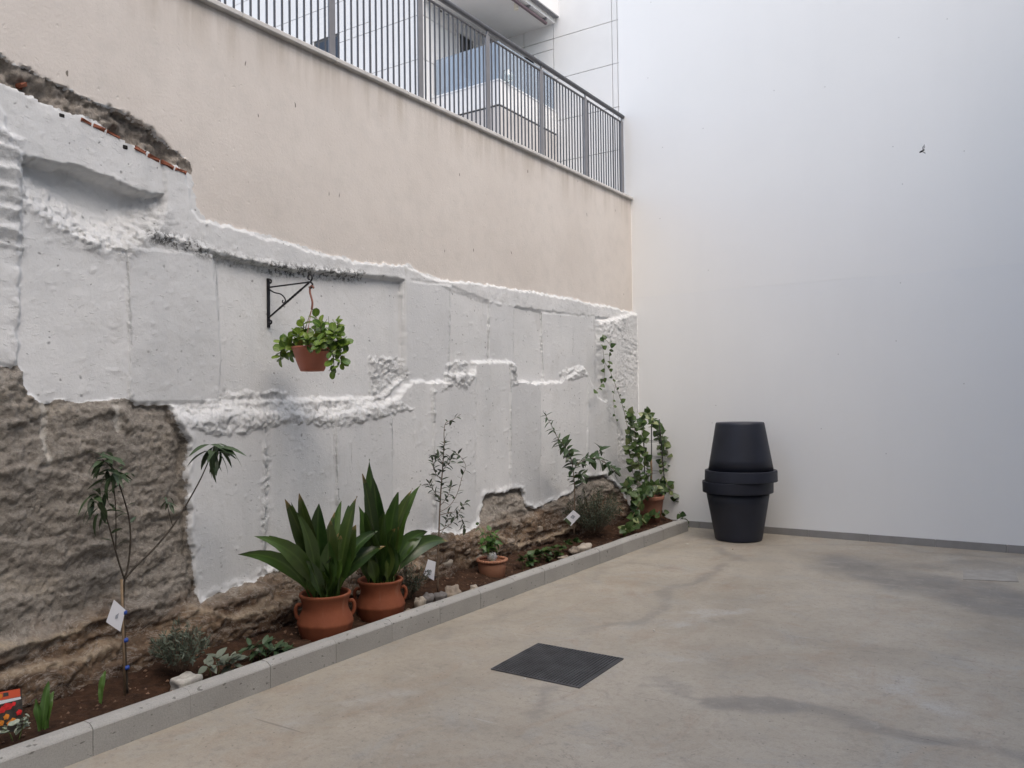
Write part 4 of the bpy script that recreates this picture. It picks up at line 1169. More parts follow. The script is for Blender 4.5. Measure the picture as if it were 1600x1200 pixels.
T1F = [(-3.550,2.851,0.785),(-3.550,3.164,0.981),(-3.550,3.062,0.960),(-3.550,3.313,0.906),(-3.550,3.403,0.801),(-3.550,3.628,0.917),(-3.550,3.615,0.742),(-3.550,3.807,0.679),(-3.550,3.883,0.570),(-3.550,3.618,0.554),(-3.550,3.212,0.593),(-3.550,3.144,0.879),(-3.550,3.420,0.579)]
T1B = [(-3.780,2.925,0.655),(-3.780,3.140,0.723),(-3.780,3.309,0.901),(-3.780,3.719,0.862),(-3.780,3.787,0.826),(-3.780,3.662,0.800),(-3.780,3.757,0.738)]
tips1 = [(p, w, b, s) for p, (w, b, s) in zip(T1F + T1B, [(.040, 0, .06), (.034, 1, .02), (.038, 1, .0), (.045, 0, .02), (.04, 1, .02), (.036, 1, .03), (.045, 1, .02), (.040, 0, .08), (.048, 1, .06), (.038, 0, .06), (.030, 0, .02), (.030, 0, 0), (.03, 0, .03),
                                                             (.036, 0, .12), (.036, 0, .06), (.035, 0, 0), (.030, 0, 0), (.034, 0, 0), (.032, 1, 0), (.034, 1, 0)])]
aspidistra('broad dark green leaves with scorched tips spreading from the nearer handled pot', (P1[0], P1[1], .27), .3, tips1, 42, 3)
T2F = [(-3.550,3.675,1.051),(-3.550,3.771,1.019),(-3.550,4.005,0.902),(-3.550,4.153,0.912),(-3.550,4.240,0.934),(-3.550,3.868,0.789),(-3.550,4.213,0.565),(-3.550,4.118,0.758),(-3.550,3.694,0.811)]
T2B = [(-3.760,3.960,1.116),(-3.760,3.854,0.819),(-3.760,4.162,0.783),(-3.760,4.307,0.766),(-3.760,4.037,0.905)]
tips2 = [(p, w, b, s) for p, (w, b, s) in zip(T2F + T2B, [(.030, 1, 0), (.040, 0, 0), (.045, 0, 0), (.036, 1, 0), (.036, 0, .02), (.045, 0, 0), (.034, 0, .08), (.038, 0, .02), (.04, 0, .02), (.042, 0, 0), (.04, 0, 0), (.045, 0, 0), (.04, 1, 0), (.04, 0, 0)])]
tips2.append(((-3.500,4.478,0.512), .042, 1, .20))
tips2.append(((-3.550,4.302,0.600), .045, 0, .14))
aspidistra('taller broad dark green leaves rising from the second handled pot', (P2[0], P2[1], .26), .3, tips2, 44, 5)

# ---------------- wall bracket and hanging basket
BY = 3.455
WX = max(wall_x(BY + dy, z) for dy in (-.03, 0, .03) for z in (1.98, 2.05, 2.13, 2.2, 2.28)) + .001
br = thing('wall_bracket', (WX, BY, 2.13), 'black wrought iron bracket with scrolls fixed to the white wall', 'bracket')
MB().box(WX, WX + .010, BY - .011, BY + .011, 1.968, 2.285, .002).build('back_plate', M_IRON, br)
ex = -3.752
MB().box(WX + .0101, ex, BY - .004, BY + .004, 2.222, 2.231).build('top_arm', M_IRON, br)
pts = [Vector((WX + .012, BY, 2.035)) + (Vector((ex - .02, BY, 2.222)) - Vector((WX + .012, BY, 2.035))) * (k / 40) for k in range(41)]
MB().tube(pts, [.0062 + .0022 * math.sin(k * 1.9) ** 2 * (10 < k < 34) for k in range(41)], 6).build('diagonal_brace', M_IRON, br, True)
def scroll(cx, cz, r, a0, a1, name, shrink=.55):
    p = []
    for k in range(25):
        t = k / 24; a = a0 + (a1 - a0) * t; rr = r * (1 - shrink * t)
        p.append((cx + rr * math.cos(a), BY, cz + rr * math.sin(a)))
    MB().tube(p, .0058, 6).build(name, M_IRON, br, True)
scroll(WX + .022, 2.262, .016, math.pi, math.pi * -.7, 'scroll')
scroll(WX + .022, 2.005, .016, math.pi, math.pi * 2.7, 'scroll')
scroll(ex - .012, 2.255, .024, -1.2, math.pi * 1.5, 'scroll')
scroll(ex - .004, 2.205, .018, 1.5, -2.6, 'hook', .2)
p = smooth_path([(WX + .012, BY, 2.215), (WX + .06, BY, 2.19), (WX + .12, BY, 2.175), (WX + .155, BY, 2.150), (WX + .165, BY, 2.128), (WX + .150, BY, 2.115), (WX + .137, BY, 2.122), (WX + .142, BY, 2.135)], 4)
MB().tube(p, .0045, 6).build('inner_scroll', M_IRON, br, True)
for z in (1.985, 2.27): MB().tube([(WX + .008, BY, z), (WX + .015, BY, z)], .006, 8).build('screw', M_IRON, br, True)

br.location.z += .012
HC = (ex + .004, BY, 1.680)
hb_ = thing('hanging_basket', (HC[0], HC[1], 2.19), 'brown plastic hanging pot on the iron wall bracket', 'hanging pot')
MB().lathe(HC, [(.060, .004), (.068, 0), (.074, .006), (.098, .07), (.118, .132), (.121, .133), (.126, .136), (.126, .149), (.122, .152), (.115, .150), (.112, .13), (.0, .125)], 40).build('pot_body', M_BASKET, hb_, True)
MB().tube(smooth_path([(HC[0] + .018, BY, 2.190), (HC[0] + .006, BY, 2.206), (HC[0] - .012, BY, 2.196), (HC[0] - .014, BY, 2.165), (HC[0] - .002, BY, 2.13), (HC[0] + .006, BY, 2.10), (HC[0] + .0, BY, 2.06)], 4), .0065, 7).build('hanger_hook', M_HANGER, hb_, True)
for k in range(3):
    a = 2.094 * k + 1.0
    MB().tube(bez((HC[0], BY, 2.065), (HC[0] + .05 * math.cos(a), BY + .05 * math.sin(a), 1.97), (HC[0] + .120 * math.cos(a), BY + .120 * math.sin(a), 1.828), 6), .0022, 5).build('hanger_strand', M_HANGER, hb_, True)
rs = random.Random(21)
hp = thing('succulent_plant', (HC[0], BY, 1.81), 'bushy plant of round light green fleshy leaves spilling from the hanging pot', 'pot plant')
LH = [leaf_data('leaf', L_HANG, sh_round(w), b, f, 7) for w, b, f in ((.42, .1, .12), (.36, .25, .2), (.46, -.1, .1), (.33, .3, .25))]
M_HST = simple('dark_stem', (.06, .06, .03), .6, .3, 30)
SUC = [(-.05, .0, .17, 9), (-.11, .02, .10, 9), (-.145, -.03, .05, 9), (.03, .03, .13, 8), (.07, -.02, .15, 9), (.13, .02, .16, 12), (.15, -.03, .10, 10), (.17, .02, .02, 10), (.165, .0, -.10, 11), (.16, -.04, -.15, 10),
       (-.16, .03, -.02, 8), (-.13, -.06, -.06, 8), (.0, -.08, .09, 8), (-.05, -.08, .06, 8), (.06, -.09, .05, 8), (.0, .08, .10, 7), (-.08, .07, .09, 7), (.09, .08, .10, 8), (.11, -.07, .0, 7), (.02, .0, .2, 5)]
for dx, dy, dz, n in SUC:
    dx *= 1.5; dy *= 1.2
    b = Vector((HC[0] + dx * .35, BY + dy * .5, 1.808))
    e = Vector((HC[0] + dx, BY + dy * 1.1, 1.82 + dz))
    m_ = (b + e) / 2 + Vector((dx * .25, dy * .2, .05 if dz < .05 else .01))
    p = stem(hp, [b, m_, e], .0038, .0022, M_HST)
    leaves_on(hp, p, LH, n + 3, .054, .25, 1.0, 62, (0.2, -.6, .8), rs, jit=.3)
for dx, dz, lx, lz in ((-.10, .13, .01, .05), (-.085, .12, -.01, .04), (.10, .15, .03, .06), (.145, .16, .0, .07), (.155, .15, .012, .03), (.185, .06, .008, .05), (.19, -.06, .05, .05)):
    b = Vector((HC[0] + dx, BY, 1.83 + dz * .7)); MB().tube(bez(b, b + Vector((lx * .2, 0, lz * .6)), b + Vector((lx, 0, lz)), 4), .0014, 4).build('flower_spike', M_HST, hp, True)

hp.location.z += .004; hb_.location.z += .008
# ---------------- staked sapling on the left
rs = random.Random(33)
sa = thing('staked_sapling', (-3.75, 2.25, .09), 'thin staked sapling with drooping narrow leaves before the bare stone', 'sapling')
LO = [leaf_data('leaf', L_OLEA, sh_lance(w, .85), b, f, 6) for w, b, f in ((.13, .35, .3), (.11, .55, .25), (.15, .2, .3), (.12, .75, .3))]
trunk = stem(sa, [(-3.750,2.253,0.101),(-3.750,2.247,0.233),(-3.750,2.238,0.420),(-3.750,2.235,0.544),(-3.750,2.242,0.651)], .0068, .005, M_DBARK, 'trunk')
stk_ = [(-3.740,2.237,0.108),(-3.740,2.220,0.657)]
MB().tube([Vector(stk_[0]) - Vector((0, 0, .06)), stk_[1]], .0062, 7).build('bamboo_stake', M_WOOD, sa, True)
B1 = stem(sa, [(-3.750,2.242,0.651),(-3.750,2.214,0.734),(-3.750,2.188,0.830),(-3.750,2.163,0.926),(-3.750,2.138,1.005),(-3.750,2.117,1.068)], .005, .0024, M_DBARK, 'branch')
B2 = stem(sa, [(-3.740,2.237,0.654),(-3.740,2.256,0.727),(-3.740,2.267,0.834),(-3.740,2.261,0.938),(-3.740,2.235,1.040),(-3.740,2.209,1.120),(-3.740,2.190,1.184),(-3.740,2.127,1.240)], .0054, .0024, M_DBARK, 'branch')
B3 = stem(sa, [(-3.700,2.213,0.663),(-3.700,2.268,0.714),(-3.700,2.363,0.782),(-3.700,2.469,0.881),(-3.700,2.561,1.000),(-3.700,2.638,1.115),(-3.700,2.689,1.212),(-3.700,2.717,1.262)], .0058, .0028, M_DBARK, 'branch')
B4 = stem(sa, [(-3.720,2.482,0.878),(-3.720,2.461,0.952),(-3.720,2.447,1.012)], .0022, .0016, M_DBARK, 'branch')
B5 = stem(sa, [(-3.750,2.198,0.792),(-3.750,2.199,0.982),(-3.750,2.189,1.106),(-3.750,2.180,1.169)], .003, .002, M_DBARK, 'branch')
def tuft(root, c, n, size, spread=1., down=.25, mesh=None, up=.35):
    for i in range(n):
        a = i * 2.4 + rs.uniform(-.3, .3)
        el = rs.uniform(-.7, .7) - down
        d = Vector((math.cos(a) * math.cos(el), math.sin(a) * math.cos(el), math.sin(el) + up * rs.random()))
        if c.x + d.x * size < -4.0: d.x *= -1
        inst('leaf', rs.choice(mesh or LO), frame(c + Vector([rs.uniform(-.02, .02) * spread for _ in range(3)]), d, (0, 0, 1), size * rs.uniform(.7, 1.15), rs.uniform(-.5, .5)), root)
tuft(sa, B3[-1], 22, .145, 1.3, .6)
tuft(sa, B2[-1], 13, .105, 1.2, .15); tuft(sa, B2[-5], 8, .095, 1.5, .3)
tuft(sa, B5[-1], 14, .10, 1.5, .45); tuft(sa, B1[-1], 13, .105, 1.6, .3); tuft(sa, B1[-4], 9, .09, 1.6, .5)
tuft(sa, B4[-1], 7, .055, 1., .2)
leaves_on(sa, B2, LO, 6, .06, .35, .8, 60, (0, 0, 1), rs); leaves_on(sa, B1, LO, 6, .07, .3, .8, 60, (0, 0, 1), rs)
for (x, y, z) in [(-3.740,2.233,0.494),(-3.740,2.238,0.360),(-3.740,2.244,0.226)]:
    MB().tube([(x, y, z - .008), (x, y, z + .008)], .0135, 8).build('blue_tie', M_BLUE, sa, True)
def card(name, root, corners, mat, th=.0015):
    c = [Vector(q) for q in corners]; n = (c[1] - c[0]).cross(c[2] - c[0]).normalized()
    if n.y > 0: n = -n
    m = MB(); k = len(c)
    m.v = [tuple(q) for q in c] + [tuple(q + n * th) for q in c]
    m.f = [tuple(range(k)), tuple(range(2 * k - 1, k - 1, -1))] + [(i, (i + 1) % k, (i + 1) % k + k, i + k) for i in range(k)]
    return m.build(name, mat, root)
tg = thing('plant_tag', (-3.730,2.214,0.536), 'white card tag tied to the staked sapling', 'tag')
card('card', tg, [(-3.730,2.176,0.569),(-3.730,2.233,0.508),(-3.730,2.207,0.409),(-3.730,2.137,0.472)], M_TAG)
card('printed_mark', tg, [(-3.728,2.183,0.492),(-3.728,2.199,0.500),(-3.728,2.193,0.477),(-3.728,2.180,0.477)], M_TAGGREY)

# ---------------- seed packet label and flowers at the far left
pk = thing('flower_label', (-3.620,1.652,0.237), 'picture label of red and orange flowers stuck in the soil at the left edge', 'plant label')
card('card', pk, [(-3.630,1.593,0.322),(-3.630,1.712,0.307),(-3.630,1.717,0.134),(-3.630,1.603,0.147)], simple('label_dark', (.05, .045, .04), .5, .5, 40), .0012)
card('red_band', pk, [(-3.628,1.592,0.323),(-3.628,1.704,0.310),(-3.628,1.706,0.277),(-3.628,1.595,0.288)], simple('label_red', (.62, .10, .045), .45, .05, 9), .0005)
card('white_band', pk, [(-3.628,1.595,0.287),(-3.628,1.706,0.275),(-3.628,1.709,0.265),(-3.628,1.595,0.270)], M_TAG, .0005)
card('dark_print', pk, [(-3.627,1.638,0.312),(-3.627,1.658,0.309),(-3.627,1.659,0.294),(-3.627,1.638,0.296)], M_JOINT, .0005)
PKP = [(-3.627,1.635,0.244),(-3.627,1.660,0.249),(-3.627,1.678,0.254),(-3.627,1.648,0.258),(-3.627,1.626,0.302),(-3.627,1.650,0.210),(-3.627,1.675,0.186),(-3.627,1.660,0.180),(-3.627,1.700,0.212),(-3.627,1.630,0.191)]
for k, (r, c_) in enumerate(((6, 'r'), (6, 'r'), (4, 'r'), (4, 'r'), (4, 'o'), (5, 'o'), (5, 'o'), (4, 'o'), (5, 'r'), (5, 'o'))):
    m_ = bpy.data.materials.get('petal_' + c_) or simple('petal_' + c_, (.60, .025, .03) if c_ == 'r' else (.65, .22, .03), .45, .3, 60)
    x, y, z = PKP[k]
    rr = r * .00235
    mm = MB(); n_ = 11
    for i in range(n_):
        q = 2 * math.pi * i / n_; r2 = rr * (1 + .2 * math.sin(q * 5))
        mm.v.append((x, y + r2 * math.cos(q), z + r2 * math.sin(q)))
    mm.v.append((x + .0012, y, z)); mm.f = [(i, (i + 1) % n_, n_) for i in range(n_)]
    mm.build('printed_petal', m_, pk)

rs = random.Random(44)
LF = [leaf_data('leaf', L_FROND, sh_round(w), .2, .2, 5) for w in (.4, .34)]
fp = thing('pale_leaf_plant', (-3.570,1.673,0.167), 'small plant with pale grey green leaves in front of the flower label', 'plant')
for q in [(-3.580,1.691,0.185),(-3.580,1.708,0.190),(-3.580,1.703,0.162),(-3.580,1.678,0.179),(-3.580,1.666,0.167),(-3.580,1.634,0.173),(-3.580,1.605,0.178),(-3.580,1.716,0.171)]:
    tuft(fp, Vector(q), 3, .032, .6, .0, LF, .6)
stem(fp, [(-3.580,1.678,0.118),(-3.580,1.688,0.154),(-3.580,1.703,0.186)], .003, .002, M_GSTEM); stem(fp, [(-3.580,1.653,0.119),(-3.580,1.641,0.155),(-3.580,1.614,0.185)], .003, .002, M_GSTEM)

# ---------------- sword-leaved shoots
def swords(label, specs, px):
    root = thing('sword_leaf_plant', specs[0][0], label, 'plant', 'sword leaved shoots in the soil')
    for b, t, w in specs:
        broad_leaf(root, b, t, w, L_GLAD, .02, (.6, -.7, .2), 9, .02)
swords('cluster of upright sword shaped green leaves near the flower label', [(a, b, w) for a, b, w in zip([(-3.580,1.770,0.126),(-3.580,1.781,0.122),(-3.580,1.760,0.124),(-3.580,1.791,0.124)], [(-3.600,1.807,0.316),(-3.600,1.828,0.266),(-3.600,1.754,0.256),(-3.600,1.794,0.249)], (.016, .017, .013, .012))], 0)
swords('single short sword shaped leaf shoot left of the staked sapling', [(a, b, w) for a, b, w in zip([(-3.660,2.069,0.128),(-3.660,2.072,0.122)], [(-3.680,2.105,0.261),(-3.680,2.083,0.226)], (.012, .009))], 0)

# ---------------- grey bushes
def bush(label, c, rad, h, nst, nl, L, W, mat, name='lavender_bush', cat='bush', seed=0, stemm=None, spread=1.):
    rs = random.Random(seed)
    root = thing(name, c, label, cat)
    pd = []
    sm = MB()
    for k in range(nst):
        a = rs.uniform(0, 6.283); rr = rad * math.sqrt(rs.random())
        e = Vector((c[0] + rr * math.cos(a), c[1] + rr * math.sin(a) * spread, c[2] + h * rs.uniform(.55, 1.05) * (1 - .45 * (rr / rad) ** 2)))
        e.x = max(min(e.x, c[0] + rad), -4.0)
        b = Vector((c[0] + .25 * rr * math.cos(a), c[1] + .25 * rr * math.sin(a), c[2] - .02))
        m_ = b.lerp(e, .55) + Vector((rs.uniform(-.02, .02), rs.uniform(-.02, .02), .03))
        p = bez(b, m_, e, 6)
        sm.tube(p, [.0022] * 5 + [.0012] * 2, 4)
        for i in range(nl):
            t = rs.uniform(.2, 1.0); q = t * 5.99; j = int(q); pt = p[j].lerp(p[j + 1], q - j)
            T = (p[j + 1] - p[j]).normalized()
            d = T * rs.uniform(.3, 1.0) + Vector([rs.gauss(0, .55) for _ in range(3)])
            pd.append((tuple(pt), tuple(d)))
    sm.build('stems', stemm or M_BARK, root)
    leaf_cloud('foliage', root, mat, pd, L, W, 'stuff')
    return root
bush('small grey leaved bush beside the lime rubble, right of the staked sapling', (-3.720,2.522,0.161), .15, .22, 60, 22, .032, .0042, L_GREY, seed=1)
bush('dusky twiggy bush just right of the second handled pot', (-3.760,4.324,0.138), .15, .24, 55, 20, .024, .003, L_GREYD, seed=2, spread=1.5)
bush('large feathery grey green bush near the corner behind the kerb', (-3.760,7.160,0.191), .24, .44, 150, 34, .036, .0026, L_GREYD, seed=3, spread=1.9)

# ---------------- leafy plants between the bush and the pots
rs = random.Random(55)
LC = [leaf_data('leaf', L_COVER, sh_lance(w, .8), b, .25, 6) for w, b in ((.2, .3), (.17, .45), (.24, .2))]
def lowplant(label, centers, n, size, meshes, name='low_leafy_plant', x=None):
    root = thing(name, centers[0], label, 'plant')
    for c in centers:
        c = Vector(c); b = Vector((c.x, c.y, soil_z(c.x, c.y) - .01))
        if c.z - b.z > .02: stem(root, [b, b.lerp(c, .5) + Vector((.01, .01, 0)), c], .003, .002, M_GSTEM)
        tuft(root, c, n, size, .8, -.1, meshes, .5)
lowplant('dark narrow leaved plant left of the nearer handled pot', [(-3.660,2.912,0.159),(-3.660,2.999,0.143),(-3.660,3.079,0.108),(-3.660,3.148,0.082),(-3.660,2.955,0.113),(-3.660,3.056,0.078)], 9, .085, LC)
LGG = [leaf_data('leaf', L_GREY, sh_lance(w, .75), .3, .2, 5) for w in (.25, .3)]
lowplant('grey green ground plant with soft broad leaves by the kerb', [(-3.600,2.647,0.179),(-3.600,2.702,0.144),(-3.600,2.757,0.149),(-3.600,2.597,0.153),(-3.600,2.733,0.115)], 7, .07, LGG)
LI = [leaf_data('leaf', L_IVY, sh_heart(w), b, f, 6) for w, b, f in ((.46, .2, .12), (.42, .35, .2), (.5, .1, .08))]
lowplant('creeping green ground cover behind the kerb under the stone bank', [(-3.680,5.683,0.162),(-3.680,5.814,0.172),(-3.680,5.938,0.151),(-3.680,6.066,0.163),(-3.680,6.210,0.162),(-3.680,6.357,0.150),(-3.680,6.475,0.166),(-3.680,6.264,0.107),(-3.680,6.097,0.102),(-3.680,6.621,0.167),(-3.680,5.960,0.191),(-3.680,5.833,0.114)], 8, .062, LI, 'ground_cover_plant')

# ---------------- thin olive-like tree with a tag
rs = random.Random(66)
ot = thing('thin_sapling', (-3.760,4.666,0.090), 'tall thin sapling with sparse tiny dark leaves in front of the white wall', 'sapling')
LS = [leaf_data('leaf', L_SMALL, sh_lance(w, .85), .15, .25, 4) for w in (.17, .2, .15)]
tr_ = stem(ot, [(-3.760,4.666,0.085),(-3.760,4.670,0.300),(-3.760,4.689,0.532),(-3.760,4.709,0.766),(-3.760,4.735,0.954),(-3.760,4.753,1.095),(-3.760,4.763,1.190)], .0075, .003, M_BARK, 'trunk')
t2 = stem(ot, [(-3.760,4.763,1.190),(-3.760,4.764,1.276),(-3.760,4.789,1.333),(-3.760,4.867,1.350),(-3.760,4.973,1.391)], .003, .0015, M_BARK, 'branch')
brs = [[(-3.740,4.674,0.677),(-3.740,4.798,0.710),(-3.740,4.894,0.795),(-3.740,4.953,0.912),(-3.740,5.004,0.991),(-3.740,4.924,1.075),(-3.740,4.876,1.098)], [(-3.780,4.734,0.762),(-3.780,4.645,0.843),(-3.780,4.601,0.894)], [(-3.780,4.752,0.904),(-3.780,4.677,0.967),(-3.780,4.649,1.054)], [(-3.720,4.639,0.543),(-3.720,4.785,0.579),(-3.720,4.905,0.674),(-3.720,4.971,0.715)], [(-3.740,4.674,0.654),(-3.740,4.867,0.653),(-3.740,4.962,0.568),(-3.740,4.978,0.517)], [(-3.760,4.736,0.977),(-3.760,4.822,1.033),(-3.760,4.854,1.069)], [(-3.800,4.758,0.711),(-3.800,4.852,0.772),(-3.800,4.885,0.842)], [(-3.740,4.719,1.027),(-3.740,4.660,1.092),(-3.740,4.630,1.094)], [(-3.780,4.713,0.480),(-3.780,4.792,0.564),(-3.780,4.825,0.656)]]
leaves_on(ot, tr_, LS, 54, .056, .45, 1., 65, (0, 0, 1), rs); leaves_on(ot, t2, LS, 10, .046, .2, 1., 60, (0, 0, 1), rs)
for b in brs:
    p = stem(ot, b, .0026, .0014, M_BARK, 'branch')
    leaves_on(ot, p, LS, 18, .056, .2, 1., 60, (0, 0, 1), rs)
tg = thing('plant_tag', (-3.740,4.616,0.335), 'grey white card tag hanging on the thin sapling with tiny leaves', 'tag')
card('card', tg, [(-3.740,4.536,0.353),(-3.740,4.623,0.320),(-3.740,4.598,0.190),(-3.740,4.484,0.253)], M_TAG); card('printed_mark', tg, [(-3.737,4.531,0.281),(-3.738,4.575,0.264),(-3.737,4.567,0.247),(-3.737,4.524,0.264)], M_TAGGREY)

# ---------------- basil in the rope-rimmed pot
rs = random.Random(77)
ba = thing('basil_plant', (-3.755, 5.36, .14), 'bright green leafy herb in the rope rimmed clay pot', 'pot plant')
LB = [leaf_data('leaf', L_BASIL, sh_lance(w, .7), b, .2, 6) for w, b in ((.32, .5), (.36, .3), (.3, .7))]
for e, n in zip([(-3.780,5.367,0.444),(-3.780,5.286,0.445),(-3.780,5.457,0.410),(-3.780,5.320,0.363),(-3.780,5.410,0.334),(-3.780,5.249,0.349),(-3.780,5.372,0.288),(-3.780,5.192,0.520),(-3.780,5.483,0.338)], (10, 8, 8, 8, 8, 6, 6, 5, 6)):
    p = stem(ba, [(-3.755, 5.36, .13), Vector((-3.755, 5.36, .22)).lerp(Vector(e), .4), e], .0028, .0015, M_GSTEM)
    leaves_on(ba, p, LB, n, .062, .5, 1., 65, (0, -.3, .9), rs, droop=.35)
PLS = Mat('clear_plastic_sleeve', .25, (.75, .78, .8), .5); PLS.b.inputs['Alpha'].default_value = .22
MB().lathe((-3.755, 5.36, .18), [(.016, 0), (.045, .05), (.03, .09), (.028, .09), (.042, .05), (.014, .001)], 12, lambda j, q: .006 * math.sin(q * 4 + j)).build('plastic_sleeve', PLS.m, ba, True)

# ---------------- tagged shrub near the corner
rs = random.Random(88)
sh = thing('tagged_shrub', (-3.780,6.752,0.187), 'slender dark green shrub leaning left with a plant tag near the corner', 'shrub')
LSH = [leaf_data('leaf', L_SHRUB, sh_lance(w, .8), b, .25, 6) for w, b in ((.26, .3), (.23, .5), (.3, .2))]
a_ = stem(sh, [(-3.780,6.765,0.185),(-3.780,6.772,0.415),(-3.780,6.790,0.597),(-3.780,6.770,0.782),(-3.780,6.725,0.938),(-3.780,6.629,1.035),(-3.780,6.488,1.132),(-3.780,6.375,1.254),(-3.780,6.265,1.356)], .006, .002, M_BARK, 'branch')
leaves_on(sh, a_, LSH, 40, .10, .28, .72, 70, (0, -.2, .9), rs)
leaves_on(sh, a_, [leaf_data('leaf', L_SHRUB, sh_lance(.13, .8), .3, .2, 5)], 18, .075, .72, 1., 75, (0, 0, 1), rs, jit=.1)
for b, n in (([(-3.760,6.723,0.817),(-3.760,6.851,0.887),(-3.760,7.021,0.900),(-3.760,7.183,0.901),(-3.760,7.392,0.848)], 14), ([(-3.760,6.721,0.756),(-3.760,6.848,0.776),(-3.760,6.937,0.738)], 6), ([(-3.800,7.259,0.895),(-3.800,7.346,0.960),(-3.800,7.375,0.991)], 4), ([(-3.740,7.282,0.869),(-3.740,7.495,0.788),(-3.740,7.596,0.727)], 9)):
    p = stem(sh, b, .0035, .002, M_BARK, 'branch')
    leaves_on(sh, p, LSH, int(n * 1.5), .10, .2, 1., 65, (0, -.2, .9), rs)
tg = thing('plant_tag', (-3.740,6.650,0.403), 'white diamond shaped plant tag with a small picture hanging on the dark green shrub', 'tag')
card('card', tg, [(-3.740,6.688,0.447),(-3.740,6.824,0.375),(-3.740,6.634,0.303),(-3.740,6.504,0.380)], M_TAG); card('dark_corner', tg, [(-3.737,6.542,0.393),(-3.737,6.643,0.332),(-3.737,6.618,0.312),(-3.737,6.505,0.377)], M_TAGPIC); card('printed_mark', tg, [(-3.737,6.670,0.407),(-3.737,6.719,0.382),(-3.737,6.681,0.363),(-3.737,6.620,0.389)], M_TAGGREY)

# ---------------- ivy over the old clay pot, with its frame
rs = random.Random(99)
iv = thing('ivy_plant', (-3.80, 8.52, .36), 'variegated ivy growing over a wire frame from the old clay pot in the corner', 'climbing plant')
for (a, b) in (((-3.800,8.457,0.408), (-3.800,8.440,1.291)), ((-3.680,8.760,0.383), (-3.680,8.611,1.251)), ((-3.740,8.497,0.385), (-3.740,8.531,1.216))):
    MB().tube([a, b], .006, 6).build('frame_rod', M_IRON, iv, True)
MB().tube([(-3.740,8.461,0.368),(-3.740,8.509,0.674),(-3.740,8.497,0.819)], .013, 7).build('wooden_stake', M_WOOD, iv, True)
for z0 in (0.55, .72, .9):
    MB().tube([(-3.80 + .15 * math.cos(q), 8.55 + .16 * math.sin(q), z0 + .1) for q in [i * .3142 for i in range(21)]], .003, 5).build('frame_ring', M_IRON, iv, True)
LIV = LI + [leaf_data('leaf', L_IVYV, sh_heart(.46), .25, .15, 6)]
IV = [([(-3.740,8.358,0.400),(-3.740,8.197,0.664),(-3.740,8.125,0.949),(-3.740,8.053,1.231),(-3.740,7.976,1.337)], 26), ([(-3.700,8.355,0.424),(-3.700,8.314,0.691),(-3.700,8.221,0.945),(-3.700,8.163,1.193),(-3.700,8.270,1.310)], 26), ([(-3.740,8.715,0.384),(-3.740,8.820,0.649),(-3.740,8.739,0.951),(-3.740,8.603,1.214),(-3.740,8.430,1.328)], 22), ([(-3.700,8.714,0.401),(-3.700,8.969,0.563),(-3.700,8.921,0.792),(-3.700,8.796,0.986),(-3.700,8.654,1.154),(-3.700,8.389,1.257)], 24),
      ([(-3.660,8.806,0.379),(-3.660,8.946,0.492),(-3.660,9.107,0.552),(-3.660,9.267,0.485),(-3.660,9.221,0.389)], 14), ([(-3.700,8.183,0.421),(-3.700,7.859,0.490),(-3.700,7.752,0.568),(-3.700,7.864,0.625)], 18), ([(-3.660,8.350,0.406),(-3.660,8.148,0.497),(-3.660,8.013,0.462),(-3.660,7.881,0.408)], 18), ([(-3.660,8.529,0.422),(-3.660,8.443,0.517),(-3.660,8.215,0.490),(-3.660,8.179,0.424)], 14), ([(-3.700,8.808,0.391),(-3.700,8.717,0.460),(-3.700,8.588,0.451),(-3.700,8.713,0.365)], 12),
      ([(-3.820,8.364,0.431),(-3.820,8.172,0.698),(-3.820,8.099,0.949),(-3.820,8.123,1.144)], 18), ([(-3.600,8.949,0.382),(-3.600,9.041,0.222),(-3.600,9.056,0.108)], 9), ([(-3.620,8.803,0.359),(-3.620,8.996,0.301),(-3.620,9.071,0.202)], 8), ([(-3.660,8.094,0.398),(-3.660,7.877,0.287),(-3.660,7.762,0.181),(-3.660,8.003,0.189),(-3.660,8.342,0.194),(-3.660,8.703,0.185)], 24), ([(-3.600,7.871,0.190),(-3.600,7.633,0.156),(-3.600,7.481,0.158)], 10), ([(-3.500,8.729,0.192),(-3.500,8.802,0.095),(-3.500,8.876,-0.010),(-3.500,8.913,-0.067)], 9)]
for b, n in IV:
    p = stem(iv, b, .003, .0015, M_BARK, 'vine')
    leaves_on(iv, p, LIV, int(n * 1.75), .078, .05, 1., 68, (.3, -.8, .5), rs, jit=.5, wallx=-4.0)
vi = thing('ivy_vine', (-3.970,8.284,0.935), 'thin trailing vine climbing the white wall above the shrubs', 'climbing plant')
V1 = stem(vi, [(-3.970,8.454,0.998),(-3.970,8.345,1.257),(-3.970,8.221,1.476),(-3.970,8.098,1.640),(-3.970,7.961,1.793),(-3.970,7.841,1.895),(-3.970,7.801,2.032),(-3.970,7.773,2.120)], .0026, .0014, M_BARK, 'vine')
V2 = stem(vi, [(-3.970,7.961,1.793),(-3.970,7.950,1.933),(-3.970,8.001,2.041),(-3.970,7.895,2.127),(-3.970,7.774,2.134)], .002, .0012, M_BARK, 'vine')
V3 = stem(vi, [(-3.970,7.840,1.860),(-3.970,7.820,1.721),(-3.970,7.727,1.631),(-3.970,7.607,1.569)], .002, .0012, M_BARK, 'vine')
V4 = stem(vi, [(-3.970,8.098,1.640),(-3.970,8.028,1.478),(-3.970,8.070,1.300),(-3.970,8.146,1.192)], .0018, .001, M_BARK, 'vine')
V5 = stem(vi, [(-3.970,8.190,1.512),(-3.970,8.299,1.367),(-3.970,8.394,1.220)], .0018, .001, M_BARK, 'vine')
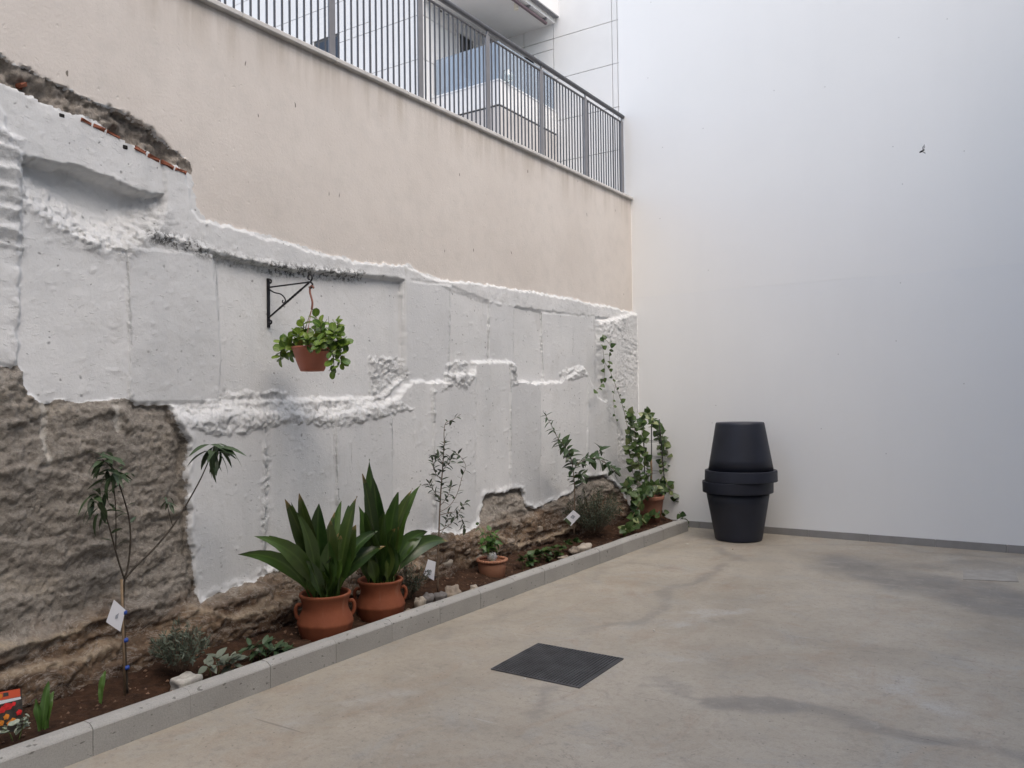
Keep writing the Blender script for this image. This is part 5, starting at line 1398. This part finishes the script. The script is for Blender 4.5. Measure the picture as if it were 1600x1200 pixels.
for p, n, s in ((V1, 14, .05), (V2, 7, .062), (V3, 6, .055), (V4, 6, .035), (V5, 5, .035)):
    leaves_on(vi, p, LI, n, s, .1, 1., 70, (.8, -.6, .3), rs, jit=.25, wallx=-3.99)

# ---------------- fly on the wing, litter
fy_ = thing('fly', (-0.125,1.150,1.811), 'small black fly in the air in front of the white wall', 'insect')
fp_ = Vector((-0.125,1.150,1.811))
ax = (Vector((-0.122,1.150,1.812)) - Vector((-0.128,1.150,1.809)))
MB().tube([fp_ - ax * .5 + ax * t for t in (0, .12, .35, .55, .62, .8, .95, 1.0)], [ax.length * r for r in (.06, .13, .19, .17, .12, .15, .13, .05)], 8).build('body', M_FLY, fy_, True)
WG = Mat('fly_wing', .3, (.25, .25, .27)); WG.b.inputs['Alpha'].default_value = .55
for sgn, (dx, dz) in ((1, (.003, .0075)), (-1, (.003, -.004))):
    b = fp_ + ax * .1
    t = b + Vector((dx, -.003 * sgn, dz)); s_ = Vector((.0016, .0012, 0))
    MB().add([b, b.lerp(t, .5) + s_, t, b.lerp(t, .5) - s_], [(0, 1, 2, 3)]).build('wing', WG.m, fy_)
M_BIT = simple('pale_chip', (.6, .58, .54), .8, .1, 40)
for k, (q, lab) in enumerate(zip([(-3.071,7.850,0.004),(-2.128,4.841,0.004),(-3.943,7.158,0.004),(-2.586,7.802,0.004),(-2.359,3.659,0.004)], ('white paper scrap on the floor before the kerb end', 'tiny pale chip in the middle of the floor', 'tiny pale chip close to the kerb', 'small dark leaf scrap before the big pot', 'tiny pale chip beside the drain grate'))):
    o = rock_mesh('litter_chip', (.016 if k == 0 else .007, .010 if k == 0 else .006, .003), M_BIT if k != 3 else M_BARK, None, (0, 0, 0), 300 + k, 5)
    o.location = q; tag(o, lab, 'litter', 'scraps of litter on the floor')
# crumbs and small stones in the soil
pd = MB(); rs = random.Random(123)
for k in range(700):
    x = rs.uniform(-4.0, -3.53); y = rs.uniform(.8, 8.8); r = rs.uniform(.004, .013); z = soil_z(x, y)
    pd.add([(x + r * a * rs.uniform(.6, 1.2), y + r * b * rs.uniform(.6, 1.2), z + r * c * .7) for a, b, c in ((1, 0, 0), (0, 1, 0), (-1, 0, 0), (0, -1, 0), (0, 0, 1), (0, 0, -1))], [(0, 1, 4), (1, 2, 4), (2, 3, 4), (3, 0, 4), (1, 0, 5), (2, 1, 5), (3, 2, 5), (0, 3, 5)])
o = pd.build('soil_crumbs', simple('soil_crumb', (.15, .09, .06), .95, .6, 6, .3)); tag(o, 'loose crumbs and small stones on the soil', kind='stuff')
